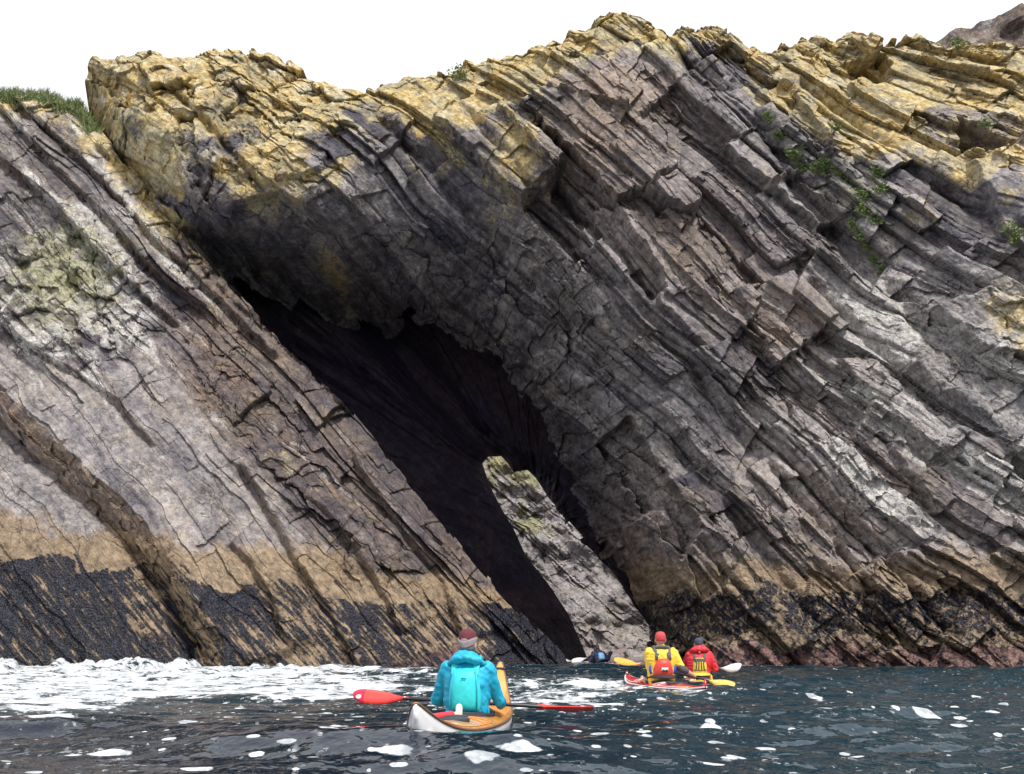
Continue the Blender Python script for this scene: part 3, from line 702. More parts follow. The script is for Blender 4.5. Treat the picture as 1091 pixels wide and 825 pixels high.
for _ in range(230):
    _y = 728 + 96 * _fr.random() ** 0.8
    FOAM_SPOTS.append((_fr.uniform(-20, 1110), _y, _fr.uniform(3, 15) * (0.5 + (_y - 720) / 100), _fr.uniform(1.6, 3.6)))
def wave_h(X, Y):
    rng = np.random.default_rng(77)
    h = np.zeros(X.shape)
    gust = 0.75 + 0.5 * fbm(X * 0.13, Y * 0.1, 2, 620)
    for i in range(46):
        lam = 0.30 * (18.0 ** (i / 45.0)); k = 2 * np.pi / lam
        an = R(-80) + rng.normal() * 0.55
        amp = 0.0125 * lam ** (0.95 if lam < 1 else 0.40)
        ph = k * (np.cos(an) * X + np.sin(an) * Y) + rng.random() * 6.283
        ph = ph + 0.8 * perlin(X / (lam * 5), Y / (lam * 5), 640 + i) * 2
        w = 0.5 * np.sin(ph) + 0.9 * (0.637 - np.abs(np.sin(ph * 0.5)))
        fade = np.clip(lam / (0.010 * np.maximum(Y, 1) + 0.02) / 1.5, 0, 1)
        h += amp * w * fade
    return h * gust
def build_water():
    rows = np.concatenate([[-3000, -400, -60, -10, 2, 5], np.arange(6.6, 15, 0.024), np.arange(15, 26, 0.045), np.arange(26, 46, 0.09), [47, 50, 55, 62, 70, 90, 150, 400, 1500, 6000]])
    u = np.concatenate([[-9000, -500, -30, -6, -2.4, -1.5], np.linspace(-1.12, 1.12, 860), [1.5, 2.4, 6, 30, 500, 9000]])
    Y = np.broadcast_to(rows[:, None], (len(rows), len(u)))
    sc = np.clip(Y, 3, 46) * 0.40
    X = u[None] * sc
    h = wave_h(X, Y) * sstep(60, 40, np.abs(Y)) * sstep(4, 2, np.abs(u))[None]
    px, py = to_px(X, np.maximum(Y, 1.0), np.zeros(X.shape))
    # two swells rolling in, one before each group of boats
    h = h + 0.155 * np.exp(-((Y - 9.15 + 0.12 * X) / 0.55) ** 2 - ((X + 0.75) / 1.9) ** 2) + 0.08 * np.exp(-((Y - 18.6 + 0.1 * X) / 0.8) ** 2 - ((X - 2.2) / 3.0) ** 2)
    # surge running off the left rocks
    wx = fbm(X * 0.35, Y * 0.16, 4, 601); wz = fbm(X * 1.6, Y * 0.7, 5, 602)
    surge = sstep(480, 180, px + 60 * wx) * sstep(27, 33, Y) * sstep(45, 39, Y)
    h = h + surge * (0.03 + 0.30 * np.clip(0.1 + wx + 0.6 * wz, 0, 1.5))
    foam = 1.10 * sstep(600, 340, px + 90 * wx) * sstep(780, 742, py + 14 * wx) * sstep(9, 12, Y)
    foam = np.maximum(foam, 1.03 * np.exp(-(((px - 560) / 190) ** 4 + ((py - 740) / 24) ** 4)) * (0.93 + 0.22 * wx))
    foam = np.maximum(foam, 0.95 * np.exp(-(((px - 470) / 45) ** 2 + ((py - 706) / 9) ** 2)))
    foam = np.maximum(foam, 0.98 * np.exp(-(((px - 730) / 80) ** 2 + ((py - 742) / 11) ** 2)))
    foam = np.maximum(foam, 0.98 * np.exp(-(((px - 500) / 90) ** 2 + ((py - 775) / 9) ** 2)))
    foam = np.maximum(foam, 0.72 * sstep(700, 350, px) * sstep(800, 760, py))
    foam = np.maximum(foam, 0.42 + 0 * px)
    foam = np.where(Y > 46, 0.1, foam)
    spot = np.zeros(X.shape)
    wob = 0.50 * fbm(X * 2.6, Y * 1.4, 5, 611, 0.6)
    for x, y, w, hh in FOAM_SPOTS:
        hh = hh * 0.42; a, b = on_water(x, y); ry = abs(on_water(x, y - hh / 2)[1] - on_water(x, y + hh / 2)[1]) / 2; rx = w / 2 / FPX * b
        m = np.abs(rows - b) < ry * 2.5 + 0.2
        if not m.any(): continue
        e = np.sqrt(((X[m] - a) / (rx * 1.05)) ** 2 + ((Y[m] - b) / (ry * 0.95)) ** 2) + wob[m]
        spot[m] = np.maximum(spot[m], sstep(1.35, 0.45, e))
    z0 = np.zeros(X.shape)
    depthc = sstep(300, 900, px)
    at_ = np.stack([np.clip(foam, 0, 1.3), spot, depthc, z0], -1)
    me = grid_mesh('water', np.stack([X, Y, h], -1), None, {'foam': at_}, smooth=True)
    n = NT('sea_water'); v = n.coord()
    f, sp, dc, _ = n.attr('foam')
    st = n.coord((0.85, 0.8, 1.0))
    web = n.noise(st, 2.4, 9, 0.72, 0.5); fl = n.noise(st, 9, 5, 0.6); speck = n.noise(n.coord((1, 0.55, 1)), 11, 3, 0.6)
    k = n.math('ADD', n.math('MULTIPLY', f, 0.50), n.math('MULTIPLY_ADD', web, 0.75, n.math('MULTIPLY', fl, 0.30)))
    m = n.ramp(k, 0.985, 1.05)
    dots = n.math('MULTIPLY', n.ramp(speck, 0.625, 0.65), n.ramp(n.math('ADD', web, n.math('MULTIPLY', f, 0.5)), 0.62, 0.92))
    sp = n.ramp(n.math('ADD', n.math('MULTIPLY', sp, 0.75), n.math('MULTIPLY_ADD', fl, 0.55, n.math('MULTIPLY', web, 0.35))), 0.80, 1.04)
    m = n.math('MAXIMUM', n.math('MAXIMUM', m, sp), n.math('MULTIPLY', dots, 0.9), clamp=True)
    wc = n.mix(dc, (0.006, 0.012, 0.022), (0.004, 0.022, 0.034))
    wc = n.mix(n.math('MULTIPLY', n.ramp(n.math('ADD', k, 0.0), 0.72, 1.0), 0.5), wc, (0.035, 0.065, 0.075))
    bub = n.noise(n.coord((1, 0.7, 1)), 6.0, 8, 0.75)
    n.put(n.bsdf.inputs['Base Color'], n.mix(m, wc, n.mix(n.ramp(n.math('MULTIPLY_ADD', web, 0.6, n.math('MULTIPLY', bub, 0.7)), 0.52, 0.84), (0.26, 0.29, 0.31), (0.84, 0.86, 0.88))))
    n.put(n.bsdf.inputs['Roughness'], n.math('MULTIPLY_ADD', m, 0.6, 0.03))
    n.bsdf.inputs['IOR'].default_value = 1.333
    n.bsdf.inputs['Specular IOR Level'].default_value = 0.36
    b = n.bump(n.noise(n.coord((1, 0.7, 1)), 4.0, 3, 0.55), 0.6, 0.05)
    b = n.bump(n.math('MULTIPLY', m, fl), 0.8, 0.03, b)
    n.put(n.bsdf.inputs['Normal'], b)
    return structure(link('water', me, n.mat))
build_water()

# ------------------------------------------------------------------ light
world = bpy.data.worlds.new('World'); scene.world = world; world.use_nodes = True
SUN_EL, SUN_AZ = R(58), R(148)     # azimuth clockwise from +Y (the way the camera looks)
wt = world.node_tree; wt.nodes.clear()
wo = wt.nodes.new('ShaderNodeOutputWorld'); bg = wt.nodes.new('ShaderNodeBackground'); sk = wt.nodes.new('ShaderNodeTexSky')
sk.sky_type = 'NISHITA'; sk.sun_disc = False; sk.sun_elevation = SUN_EL; sk.sun_rotation = SUN_AZ; sk.dust_density = 2.0
mx = wt.nodes.new('ShaderNodeMix'); mx.data_type = 'RGBA'
tc = wt.nodes.new('ShaderNodeTexCoord'); cn = wt.nodes.new('ShaderNodeTexNoise'); cn.inputs['Scale'].default_value = 2.2; cn.inputs['Detail'].default_value = 6
mr = wt.nodes.new('ShaderNodeMapRange'); mr.inputs['From Min'].default_value = 0.3; mr.inputs['From Max'].default_value = 0.7; mr.inputs['To Min'].default_value = 0.86; mr.inputs['To Max'].default_value = 1.0
wt.links.new(tc.outputs['Generated'], cn.inputs['Vector']); wt.links.new(cn.outputs['Fac'], mr.inputs['Value']); wt.links.new(mr.outputs[0], mx.inputs['Factor'])
wt.links.new(sk.outputs[0], mx.inputs[6]); mx.inputs[7].default_value = (9.3, 9.3, 9.8, 1)     # bright cloud cover
wt.links.new(mx.outputs[2], bg.inputs['Color']); bg.inputs['Strength'].default_value = 0.11
wt.links.new(bg.outputs[0], wo.inputs['Surface'])
sun = bpy.data.lights.new('sun', 'SUN'); sun.energy = 3.5; sun.angle = R(9); sun.color = (1.0, 0.96, 0.9)
so = bpy.data.objects.new('sun', sun); COL.objects.link(so)
sd = Vector((math.sin(SUN_AZ) * math.cos(SUN_EL), math.cos(SUN_AZ) * math.cos(SUN_EL), math.sin(SUN_EL)))
so.rotation_euler = sd.to_track_quat('Z', 'Y').to_euler(); so.location = (20, -30, 40)
vs = scene.view_settings
vs.view_transform = 'Standard'; vs.look = 'None'; vs.gamma = 1.0; vs.exposure = 0.27; vs.use_curve_mapping = False
scene.cycles.max_bounces = 6; scene.cycles.diffuse_bounces = 3; scene.cycles.glossy_bounces = 3
scene.cycles.use_denoising = True

# ================================================================== things
class MB:
    """collects closed shapes, then links them as one mesh object"""
    def __init__(s): s.v, s.f = [], []
    def add(s, vs, fs):
        o = len(s.v); s.v += [tuple(map(float, p)) for p in vs]; s.f += [tuple(o + i for i in f) for f in fs]
        return s
    def rings(s, rs, cap=True):
        n = len(rs[0]); vs = [p for r in rs for p in r]; fs = []
        for k in range(len(rs) - 1):
            for i in range(n):
                j = (i + 1) % n
                fs.append((k * n + i, k * n + j, (k + 1) * n + j, (k + 1) * n + i))
        if cap:
            fs.append(tuple(reversed(range(n)))); fs.append(tuple((len(rs) - 1) * n + i for i in range(n)))
        return s.add(vs, fs)
    def tube(s, pts, rad, n=12, flat=1.0, up=None, round_ends=True):
        pts = [Vector(p) for p in pts]
        if not isinstance(rad, (list, tuple)): rad = [rad] * len(pts)
        P, Q = list(pts), list(rad)
        if round_ends:
            d0 = (pts[1] - pts[0]).normalized(); d1 = (pts[-1] - pts[-2]).normalized()
            P = [pts[0] - d0 * Q[0] * a for a in (0.95, 0.7)] + P + [pts[-1] + d1 * Q[-1] * a for a in (0.7, 0.95)]
            Q = [Q[0] * 0.3, Q[0] * 0.72] + Q + [Q[-1] * 0.72, Q[-1] * 0.3]
        rs = []; nrm = None
        for i, p in enumerate(P):
            d = (P[min(i + 1, len(P) - 1)] - P[max(i - 1, 0)]).normalized()
            if nrm is None:
                nrm = Vector(up) if up is not None else (Vector((0, 0, 1)) if abs(d.z) < 0.9 else Vector((0, 1, 0)))
            nrm = (nrm - d * nrm.dot(d)).normalized(); b = d.cross(nrm)
            rs.append([p + (nrm * math.cos(2 * math.pi * k / n) * flat + b * math.sin(2 * math.pi * k / n)) * Q[i] for k in range(n)])
        return s.rings(rs)
    def oval(s, c, r, rot=None, n=20, m=12):
        c = Vector(c); rs = []
        for j in range(1, m):
            th = math.pi * j / m
            ring = []
            for i in range(n):
                q = Vector((r[0] * math.sin(th) * math.cos(2 * math.pi * i / n), r[1] * math.sin(th) * math.sin(2 * math.pi * i / n), -r[2] * math.cos(th)))
                if rot is not None: q = rot @ q
                ring.append(c + q)
            rs.append(ring)
        return s.rings(rs)
    def loft(s, secs, n=28, p=2.3):
        """secs: (x, y, z, half width, half depth) of level rounded sections"""
        rs = []
        for x, y, z, w, d in secs:
            ring = []
            for i in range(n):
                a = 2 * math.pi * i / n; ca, sa = math.cos(a), math.sin(a)
                ring.append(Vector((x + w * math.copysign(abs(ca) ** (2 / p), ca), y + d * math.copysign(abs(sa) ** (2 / p), sa), z)))
            rs.append(ring)
        return s.rings(rs)
    def box(s, c, h, rot=None):
        c = Vector(c); vs = []
        for x in (-1, 1):
            for y in (-1, 1):
                for z in (-1, 1):
                    q = Vector((x * h[0], y * h[1], z * h[2])); vs.append(c + (rot @ q if rot is not None else q))
        return s.add(vs, [(0, 1, 3, 2), (4, 6, 7, 5), (0, 4, 5, 1), (2, 3, 7, 6), (0, 2, 6, 4), (1, 5, 7, 3)])
    def mesh(s, name, smooth=True):
        me = bpy.data.meshes.new(name); me.from_pydata(s.v, [], s.f); me.update()
        bm = bmesh.new(); bm.from_mesh(me); bmesh.ops.recalc_face_normals(bm, faces=bm.faces); bm.to_mesh(me); bm.free()
        for p in me.polygons: p.use_smooth = smooth
        return me
    def build(s, name, mat, parent=None, smooth=True, voxel=None, relax=6, sub=0):
        me = s.mesh(name, smooth)
        if voxel or sub:
            tmp = bpy.data.objects.new('tmp', me); COL.objects.link(tmp)
            if voxel:
                m = tmp.modifiers.new('r', 'REMESH'); m.mode = 'VOXEL'; m.voxel_size = voxel; m.use_smooth_shade = True
                m = tmp.modifiers.new('s', 'SMOOTH'); m.iterations = relax; m.factor = 0.5
            if sub:
                m = tmp.modifiers.new('u', 'SUBSURF'); m.levels = sub
            dg = bpy.context.evaluated_depsgraph_get(); dg.update()
            new = bpy.data.meshes.new_from_object(tmp.evaluated_get(dg))
            bpy.data.objects.remove(tmp); bpy.data.meshes.remove(me)
            me = new; me.name = name; me.materials.clear()
            for p in me.polygons: p.use_smooth = True
        return link(name, me, mat, parent)

def folds(o, amp, seed, sc=9.0):
    me = o.data; n = len(me.vertices)
    co = np.empty(n * 3); me.vertices.foreach_get('co', co); co = co.reshape(-1, 3)
    no = np.empty(n * 3); me.vertex_normals.foreach_get('vector', no); no = no.reshape(-1, 3)
    a = co[:, 0] * 0.8 + co[:, 2] * 1.1 + co[:, 1] * 0.6
    k = fbm(a * sc, (co[:, 0] - co[:, 2] * 0.5) * sc * 0.45, 3, seed) + 0.6 * fbm((co[:, 0] + co[:, 1]) * sc * 0.9, co[:, 2] * sc * 1.6, 3, seed + 5)
    co = co + no * (amp * np.clip(k, -0.35, 2))[:, None]
    me.vertices.foreach_set('co', co.reshape(-1).astype(np.float32)); me.update()

M = {}
def mat(name, *a, **k):
    if name not in M: M[name] = simple(name, *a, **k)
    return M[name]
SKIN = mat('skin', (0.50, 0.29, 0.20), 0.5, 0.10, 25)
FACE_DARK = mat('dark_hair', (0.05, 0.035, 0.03), 0.6)
LIP = mat('lip', (0.42, 0.16, 0.14), 0.45)
GREY_HAIR = mat('grey_hair', (0.20, 0.175, 0.17), 0.7, 0.25, 120, 0.004)

TORSO = [(0.05, .185, .135), (0.16, .195, .145), (0.28, .20, .15), (0.40, .215, .155), (0.50, .215, .145), (0.56, .185, .12), (0.605, .12, .09), (0.635, .075, .075)]
def torso_wd(z):
    zz = [t[0] for t in TORSO]
    return float(np.interp(z, zz, [t[1] for t in TORSO])), float(np.interp(z, zz, [t[2] for t in TORSO]))

def arm_points(side, hand, shoulder=None):
    S = Vector((side * .185, 0.0, .555)); H = Vector(hand)
    L1, L2 = .29, .265
    D = H - S; d = min(D.length, L1 + L2 - .005); u = D.normalized()
    a = (L1 * L1 - L2 * L2 + d * d) / (2 * d); h = math.sqrt(max(L1 * L1 - a * a, 0))
    pole = Vector((side * 0.38, -0.35, -0.8)); pole = (pole - u * pole.dot(u)).normalized()
    return S, S + u * a + pole * h, S + u * d

def add_hand(mb, C, e, fwd, side):
    """hand closed on a bar through C along e (pointing outwards); fwd points from the wrist to the bar"""
    C, e, fwd = Vector(C), Vector(e).normalized(), Vector(fwd)
    fwd = (fwd - e * fwd.dot(e)).normalized(); up = e.cross(fwd)
    if up.z < 0: up = -up
    rot = Matrix((e, fwd, up)).transposed()
    mb.oval(C - fwd * .030 + up * .020, (.043, .044, .017), rot)
    for i, (o, end, r) in enumerate(((-.033, -150, .0086), (-.011, -165, .0090), (.011, -158, .0088), (.033, -125, .0076))):
        pts = []
        for k in range(9):
            an = R(125 + (end - 125) * k / 8); pts.append(C + e * o + (fwd * math.cos(an) + up * math.sin(an)) * (.026 if k else .030))
        pts = [C + e * o * .9 - fwd * .035 + up * .022] + pts
        mb.tube(pts, [r * 1.1] * 3 + [r] * 4 + [r * .92, r * .85, r * .75], 8)
    th = []
    for k in range(6):
        an = R(165 + 105 * k / 5); th.append(C - e * (.046 - .004 * k) + (fwd * math.cos(an) + up * math.sin(an)) * .028)
    mb.tube([C - fwd * .060 - e * .022 + up * .008] + th, [.014, .0125, .0115, .011, .0105, .010, .009], 8)

def make_person(name, label, loc, rz, sc, hands, shaft, lean=0.0, turn=0.0):
    """body of a seated paddler, facing its own +Y; hands are given in its own space"""
    mb = MB()
    mb.oval((0, 0, .09), (.18, .135, .12))
    mb.loft([(0, 0, z, w * .88, d * .86) for z, w, d in TORSO])
    mb.tube([(0, 0, .57), (0, .012, .70)], [.062, .054], 16)
    Rm = Matrix.Rotation(turn, 3, 'Z'); hc = Vector((0, .012, .745))
    def hp(x, y, z): return hc + Rm @ Vector((x, y, z))
    mb.oval(hp(0, 0, .012), (.074, .094, .105), Rm); mb.oval(hp(0, .035, -.052), (.055, .055, .058), Rm)
    mb.oval(hp(0, .062, -.082), (.024, .022, .020), Rm); mb.oval(hp(0, .074, .024), (.05, .020, .012), Rm)      # chin, brow
    mb.tube([hp(0, .090, .018), hp(0, .108, -.018)], [.010, .015], 10); mb.oval(hp(0, .088, -.052), (.026, .012, .010), Rm)
    for sx in (-1, 1):
        mb.oval(hp(sx * .078, -.004, -.006), (.011, .022, .034), Rm); mb.oval(hp(sx * .034, .066, -.016), (.022, .020, .018), Rm)
    e = Vector(shaft).normalized(); arms = []
    for sx, h in zip((-1, 1), hands):
        H = Vector(h)
        fw = Vector((-sx * 0.15, 1.0, 0.05))
        W = H - fw.normalized() * .085 + Vector((0, 0, .012))
        S, E, W2 = arm_points(sx, W)
        arms.append((S, E, W2))
        mb.tube([S, S.lerp(E, .5), E, E.lerp(W2, .35), W2, W2.lerp(H, .35)], [.058, .050, .041, .043, .028, .027], 14)
        add_hand(mb, H, e * sx, H - W2, sx)
        mb.tube([(sx * .09, .02, .07), (sx * .14, .44, .13), (sx * .10, .84, .05), (sx * .10, .90, .05)], [.085, .06, .042, .04], 12)
        mb.oval((sx * .10, .93, .09), (.04, .05, .10))
    body = mb.build(name, [SKIN, FACE_DARK, LIP], None, voxel=.0065, relax=4)
    me = body.data
    inv = Rm.transposed()
    for p in me.polygons:
        q = inv @ (p.center - hc)
        if q.y > .05:
            if abs(abs(q.x) - .033) < .015 and abs(q.z - .004) < .006: p.material_index = 1
            elif abs(abs(q.x) - .033) < .020 and abs(q.z - .030) < .005: p.material_index = 1
            elif abs(q.x) < .024 and abs(q.z + .052) < .009 and q.y > .085: p.material_index = 2
    body.location = loc; body.rotation_euler = (-lean, 0, rz); body.scale = (sc, sc, sc)
    tag(body, label, 'person', 'people paddling kayaks toward the sea cave')
    body['_'] = 0; del body['_']
    return body, arms, hp, Rm

def make_jacket(body, arms, m, seed, sleeve=1.0, name='jacket', fat=1.0, collar=True):
    mb = MB()
    mb.loft([(0, 0, z, w * fat, d * fat) for z, w, d in TORSO])
    if collar: mb.loft([(0, .005, .60, .085, .085), (0, .008, .65, .072, .075), (0, .010, .675, .068, .072)])
    for S, E, W in arms:
        if sleeve >= 1: pts, rd = [S + Vector((0, 0, -.005)), S.lerp(E, .5), E, E.lerp(W, .5), W.lerp(E, .05)], [.072, .066, .060, .053, .042]
        else: pts, rd = [S, S.lerp(E, .5), E.lerp(S, .1)], [.075, .068, .060]
        mb.tube(pts, [r * (0.5 + 0.5 * fat) for r in rd], 16)
    o = mb.build(name, m, body, voxel=.010, relax=5)
    folds(o, .014, seed)
    return o

def back_panel(body, m, name, z0, z1, hw, T=.05, front=False, taper=0.75, gap=.012, n=4.0, belly=0.0):
    """padded panel lying on the curve of the back (or chest)"""
    nu, nv = 29, 25; out = []; inn = []
    for j in range(nv):
        b = j / (nv - 1); z = z0 + (z1 - z0) * b
        w, d = torso_wd(z)
        h = hw * (1 - (1 - taper) * b ** 2) * (1 - belly * (1 - b) ** 3)
        ro, ri = [], []
        for i in range(nu):
            a = 2 * i / (nu - 1) - 1
            x = a * h * min(1, (1 - abs(2 * b - 1) ** n * 0.18))
            y = d * math.sqrt(max(0.06, 1 - min(1, abs(x) / (w * 1.06)) ** 2.3)) + gap
            pil = (max(0, 1 - abs(a) ** n) * max(0, 1 - abs(2 * b - 1) ** n)) ** 0.5
            s = 1 if front else -1
            ro.append(Vector((x, s * (y + T * pil), z))); ri.append(Vector((x, s * (y - .02), z)))
        out.append(ro); inn.append(ri)
    mb = MB(); vs = [p for r in out for p in r] + [p for r in inn for p in r]; N = nu * nv; fs = []
    for j in range(nv - 1):
        for i in range(nu - 1):
            k = j * nu + i; fs.append((k, k + 1, k + nu + 1, k + nu)); fs.append((N + k, N + k + nu, N + k + nu + 1, N + k + 1))
    for j in range(nv - 1):
        for i in (0, nu - 1): k = j * nu + i; fs.append((k, k + nu, N + k + nu, N + k))
    for i in range(nu - 1):
        for j in (0, nv - 1): k = j * nu + i; fs.append((k, k + 1, N + k + 1, N + k))
    return mb.add(vs, fs).build(name, m, body)

def on_back(x, z, off):
    w, d = torso_wd(z)
    return Vector((x, -(d * math.sqrt(max(.06, 1 - min(1, abs(x) / (w * 1.06)) ** 2.3)) + off), z))

def strap(parent, m, pts, off=.02, wid=.02, name='strap', thick=.006):
    P = [on_back(x, z, off) if len((x, z)) == 2 else None for x, z in pts]
    mb = MB().tube(P, wid, 10, flat=thick / wid, up=(0, 1, 0), round_ends=False)
    return mb.build(name, m, parent)

def over_shoulder(parent, m, sx, xb, zb, zf, wid=.024, rise=.028):
    P = [on_back(sx * xb, zb, .022), on_back(sx * xb * .95, .52, .024), Vector((sx * .105, -.06, .605 + rise)), Vector((sx * .105, .0, .625 + rise)), Vector((sx * .11, .07, .60 + rise)), Vector((sx * .11, .175, .48)), Vector((sx * .11, .185, zf))]
    return MB().tube(P, wid, 10, flat=.28, up=(0, 1, .2), round_ends=False).build('shoulder_strap', m, parent)

def make_cap(body, hp, Rm, m, name, brim=None, height=.118, knit=False, low=0.0):
    mb = MB(); rs = []
    n = 28
    for z, k in ((-.005 + low, 1.0), (.02, 1.02), (.05, 1.0), (.08, .90), (.10, .72), (.112, .48), (height, .2)):
        rs.append([hp(.083 * k * math.cos(2 * math.pi * i / n), .102 * k * math.sin(2 * math.pi * i / n), z + .012) for i in range(n)])
    mb.rings(rs)
    o = mb.build(name, m, body, sub=1)
    if brim is not None:
        b = MB(); r1, r2 = [], []
        for i in range(15):
            a = R(25 + 130 * i / 14); s_ = math.sin(R(180 * i / 14))
            r1.append(hp(.082 * math.cos(a), .100 * math.sin(a), .012)); r2.append(hp(.09 * math.cos(a), .100 * math.sin(a) + .075 * s_, -.004))
        vs = r1 + r2 + [p + Vector((0, 0, .006)) for p in r1] + [p + Vector((0, 0, .006)) for p in r2]
        fs = []
        for i in range(14):
            fs += [(i, i + 1, 16 + i, 15 + i), (30 + i, 45 + i, 46 + i, 31 + i), (15 + i, 16 + i, 46 + i, 45 + i), (i, 30 + i, 31 + i, i + 1)]
        fs += [(0, 15, 45, 30), (14, 44, 59, 29)]
        b.add(vs, fs).build('peak', brim, o)
    return o

def hair_cap(body, hp, m):
    mb = MB(); rs = []; n = 24
    for z, k in ((-.060, .78), (-.03, .97), (0, 1.03), (.03, 1.05), (.05, 1.03)):
        rs.append([hp(.077 * k * math.cos(R(170 + 200 * i / (n - 1))), .098 * k * math.sin(R(170 + 200 * i / (n - 1))) - .001, z) for i in range(n)])
    vs = [p for r in rs for p in r]; fs = [(k * n + i, k * n + i + 1, (k + 1) * n + i + 1, (k + 1) * n + i) for k in range(4) for i in range(n - 1)]
    N = len(vs); c = hp(0, 0, 0)
    vs2 = [c + (p - c) * .86 for p in vs]
    fs2 = [tuple(N + q for q in reversed(f)) for f in fs]
    edge = []
    for i in range(n - 1): edge += [(i + 1, i, N + i, N + i + 1), (4 * n + i, 4 * n + i + 1, N + 4 * n + i + 1, N + 4 * n + i)]
    for k in range(4): edge += [(k * n, (k + 1) * n, N + (k + 1) * n, N + k * n), (k * n + n - 1, N + k * n + n - 1, N + (k + 1) * n + n - 1, (k + 1) * n + n - 1)]
    return mb.add(vs + vs2, fs + fs2 + edge).build('hair', m, body)

def spray_skirt(body, m):
    mb = MB()
    mb.loft([(0, .02, .04, .21, .17), (0, .02, .20, .205, .158), (0, .02, .235, .20, .155)], p=2.2)
    mb.loft([(0, .08, .175, .225, .50), (0, .08, .205, .21, .47), (0, .05, .228, .17, .34)], p=2.0)
    o = mb.build('spray_skirt', m, body, voxel=.012, relax=6)
    return o

# ------------------------------------------------------------------ kayaks
HL = 2.62
ENDS = 1.0
def hull_at(y):
    u = abs(y) / HL
    b = .275 * max(0.0, 1 - u ** 2.1) ** .85 + .012
    keel = -.10 + .10 * u ** 4 + .30 * u ** 14
    sheer = .135 + ENDS * (.05 * u ** 2 + .20 * u ** 5 + (.18 * u ** 8 if y > 0 else 0))
    crown = .06 * (1 - u ** 2) ** .5 + .004 + (.03 * math.exp(-((y - .75) / .5) ** 2))
    return b, keel, sheer, crown
def hull_side(y, f):
    b, k, s, c = hull_at(y)
    an = f * math.pi / 2
    return Vector((b * math.sin(an) ** .75 if f > 0 else 0, y, s - (s - k) * math.cos(an) ** .8 if f < 1 else s))
def make_kayak(label, loc, rz, hull_m, deck_m, trim_m, dark_m, line_m, sc=1.0):
    root = bpy.data.objects.new('sea_kayak', None); COL.objects.link(root)
    root.location = loc; root.rotation_euler = (0, 0, rz); root.scale = (sc, sc, sc); root.empty_display_size = .3
    tag(root, label, 'kayak', 'sea kayaks below the cliff')
    ys = [HL * math.sin(R(a)) for a in np.linspace(-90, 90, 61)]
    n = 9
    vs, fs = [], []
    for y in ys:
        for sx in (-1, 1):
            pass
        half = [hull_side(y, f) for f in np.linspace(0, 1, n)]
        ring = [Vector((-p.x, p.y, p.z)) for p in reversed(half)] + half[1:]
        vs += ring
    w = 2 * n - 1
    for i in range(len(ys) - 1):
        for j in range(w - 1): k = i * w + j; fs.append((k, k + 1, k + w + 1, k + w))
    fs.append(tuple(reversed(range(w)))); fs.append(tuple((len(ys) - 1) * w + i for i in range(w)))
    mb = MB().add(vs, fs); hull = mb.build('hull', hull_m, root)
    m_ = hull.modifiers.new('t', 'SOLIDIFY'); m_.thickness = .006; m_.offset = 1
    # deck with the cockpit opening left free
    vs, fs = [], []; q = 15; yy = np.linspace(-HL, HL, 121)
    for y in yy:
        b, k, s, c = hull_at(y)
        for j in range(q):
            a = 2 * j / (q - 1) - 1
            vs.append(Vector((a * b, y, s + c * (1 - abs(a) ** 2.2) + .002)))
    for i in range(len(yy) - 1):
        for j in range(q - 1):
            a = [i * q + j, i * q + j + 1, (i + 1) * q + j + 1, (i + 1) * q + j]
            c = sum((vs[k] for k in a), Vector()) / 4
            if (c.x / .185) ** 2 + ((c.y - .12) / .40) ** 2 < 1: continue
            fs.append(tuple(a))
    deck = MB().add(vs, fs).build('deck', deck_m, root)
    m_ = deck.modifiers.new('t', 'SOLIDIFY'); m_.thickness = .006; m_.offset = -1
    sm = MB()
    for sx in (-1, 1): sm.tube([(sx * (hull_at(y)[0] + .003), y, hull_at(y)[2]) for y in ys], .011, 8)
    sm.build('seam', trim_m, root)
    co = MB(); P = []
    for i in range(49):
        a = 2 * math.pi * i / 48; x, y = .195 * math.sin(a), .12 + .41 * math.cos(a)
        b, k, s, c = hull_at(y); P.append(Vector((x, y, s + c * (1 - (abs(x) / b) ** 2.2) + .018)))
    co.tube(P, .016, 8, round_ends=False).build('coaming', dark_m, root)
    for y, r in ((-1.05, .15), (1.25, .10), (-.62, .09)):
        b, k, s, c = hull_at(y)
        h = MB(); h.rings([[Vector((r * kk * math.cos(2 * math.pi * i / 24), y + r * 1.25 * kk * math.sin(2 * math.pi * i / 24), s + c + z)) for i in range(24)] for kk, z in ((1.0, -.03), (1.0, .012), (.9, .020), (.5, .024), (.05, .025))])
        h.build('hatch_cover', dark_m, root)
    def dk(x, y):
        b, k, s, c = hull_at(y); return Vector((x * b, y, s + c * (1 - abs(x) ** 2.2) + .012))
    for sx in (-1, 1):
        for y0, y1 in ((-2.1, -.5), (.7, 2.2)): MB().tube([dk(sx * .88, y) for y in np.linspace(y0, y1, 12)], .005, 6).build('deck_line', line_m, root)
    for y0, y1 in ((-.45, -.75), (-.75, -.45), (.75, 1.05), (1.05, .75)):
        MB().tube([dk(-.85 + 1.7 * t, y0 + (y1 - y0) * t) for t in np.linspace(0, 1, 9)], .005, 6).build('deck_line', line_m, root)
    for y, sg in ((HL - .10, 1), (-HL + .10, -1)):
        b, k, s, c = hull_at(y)
        MB().tube([(-.05, y, s + .035), (.05, y, s + .035)], .012, 8).build('toggle', dark_m, root)
    return root

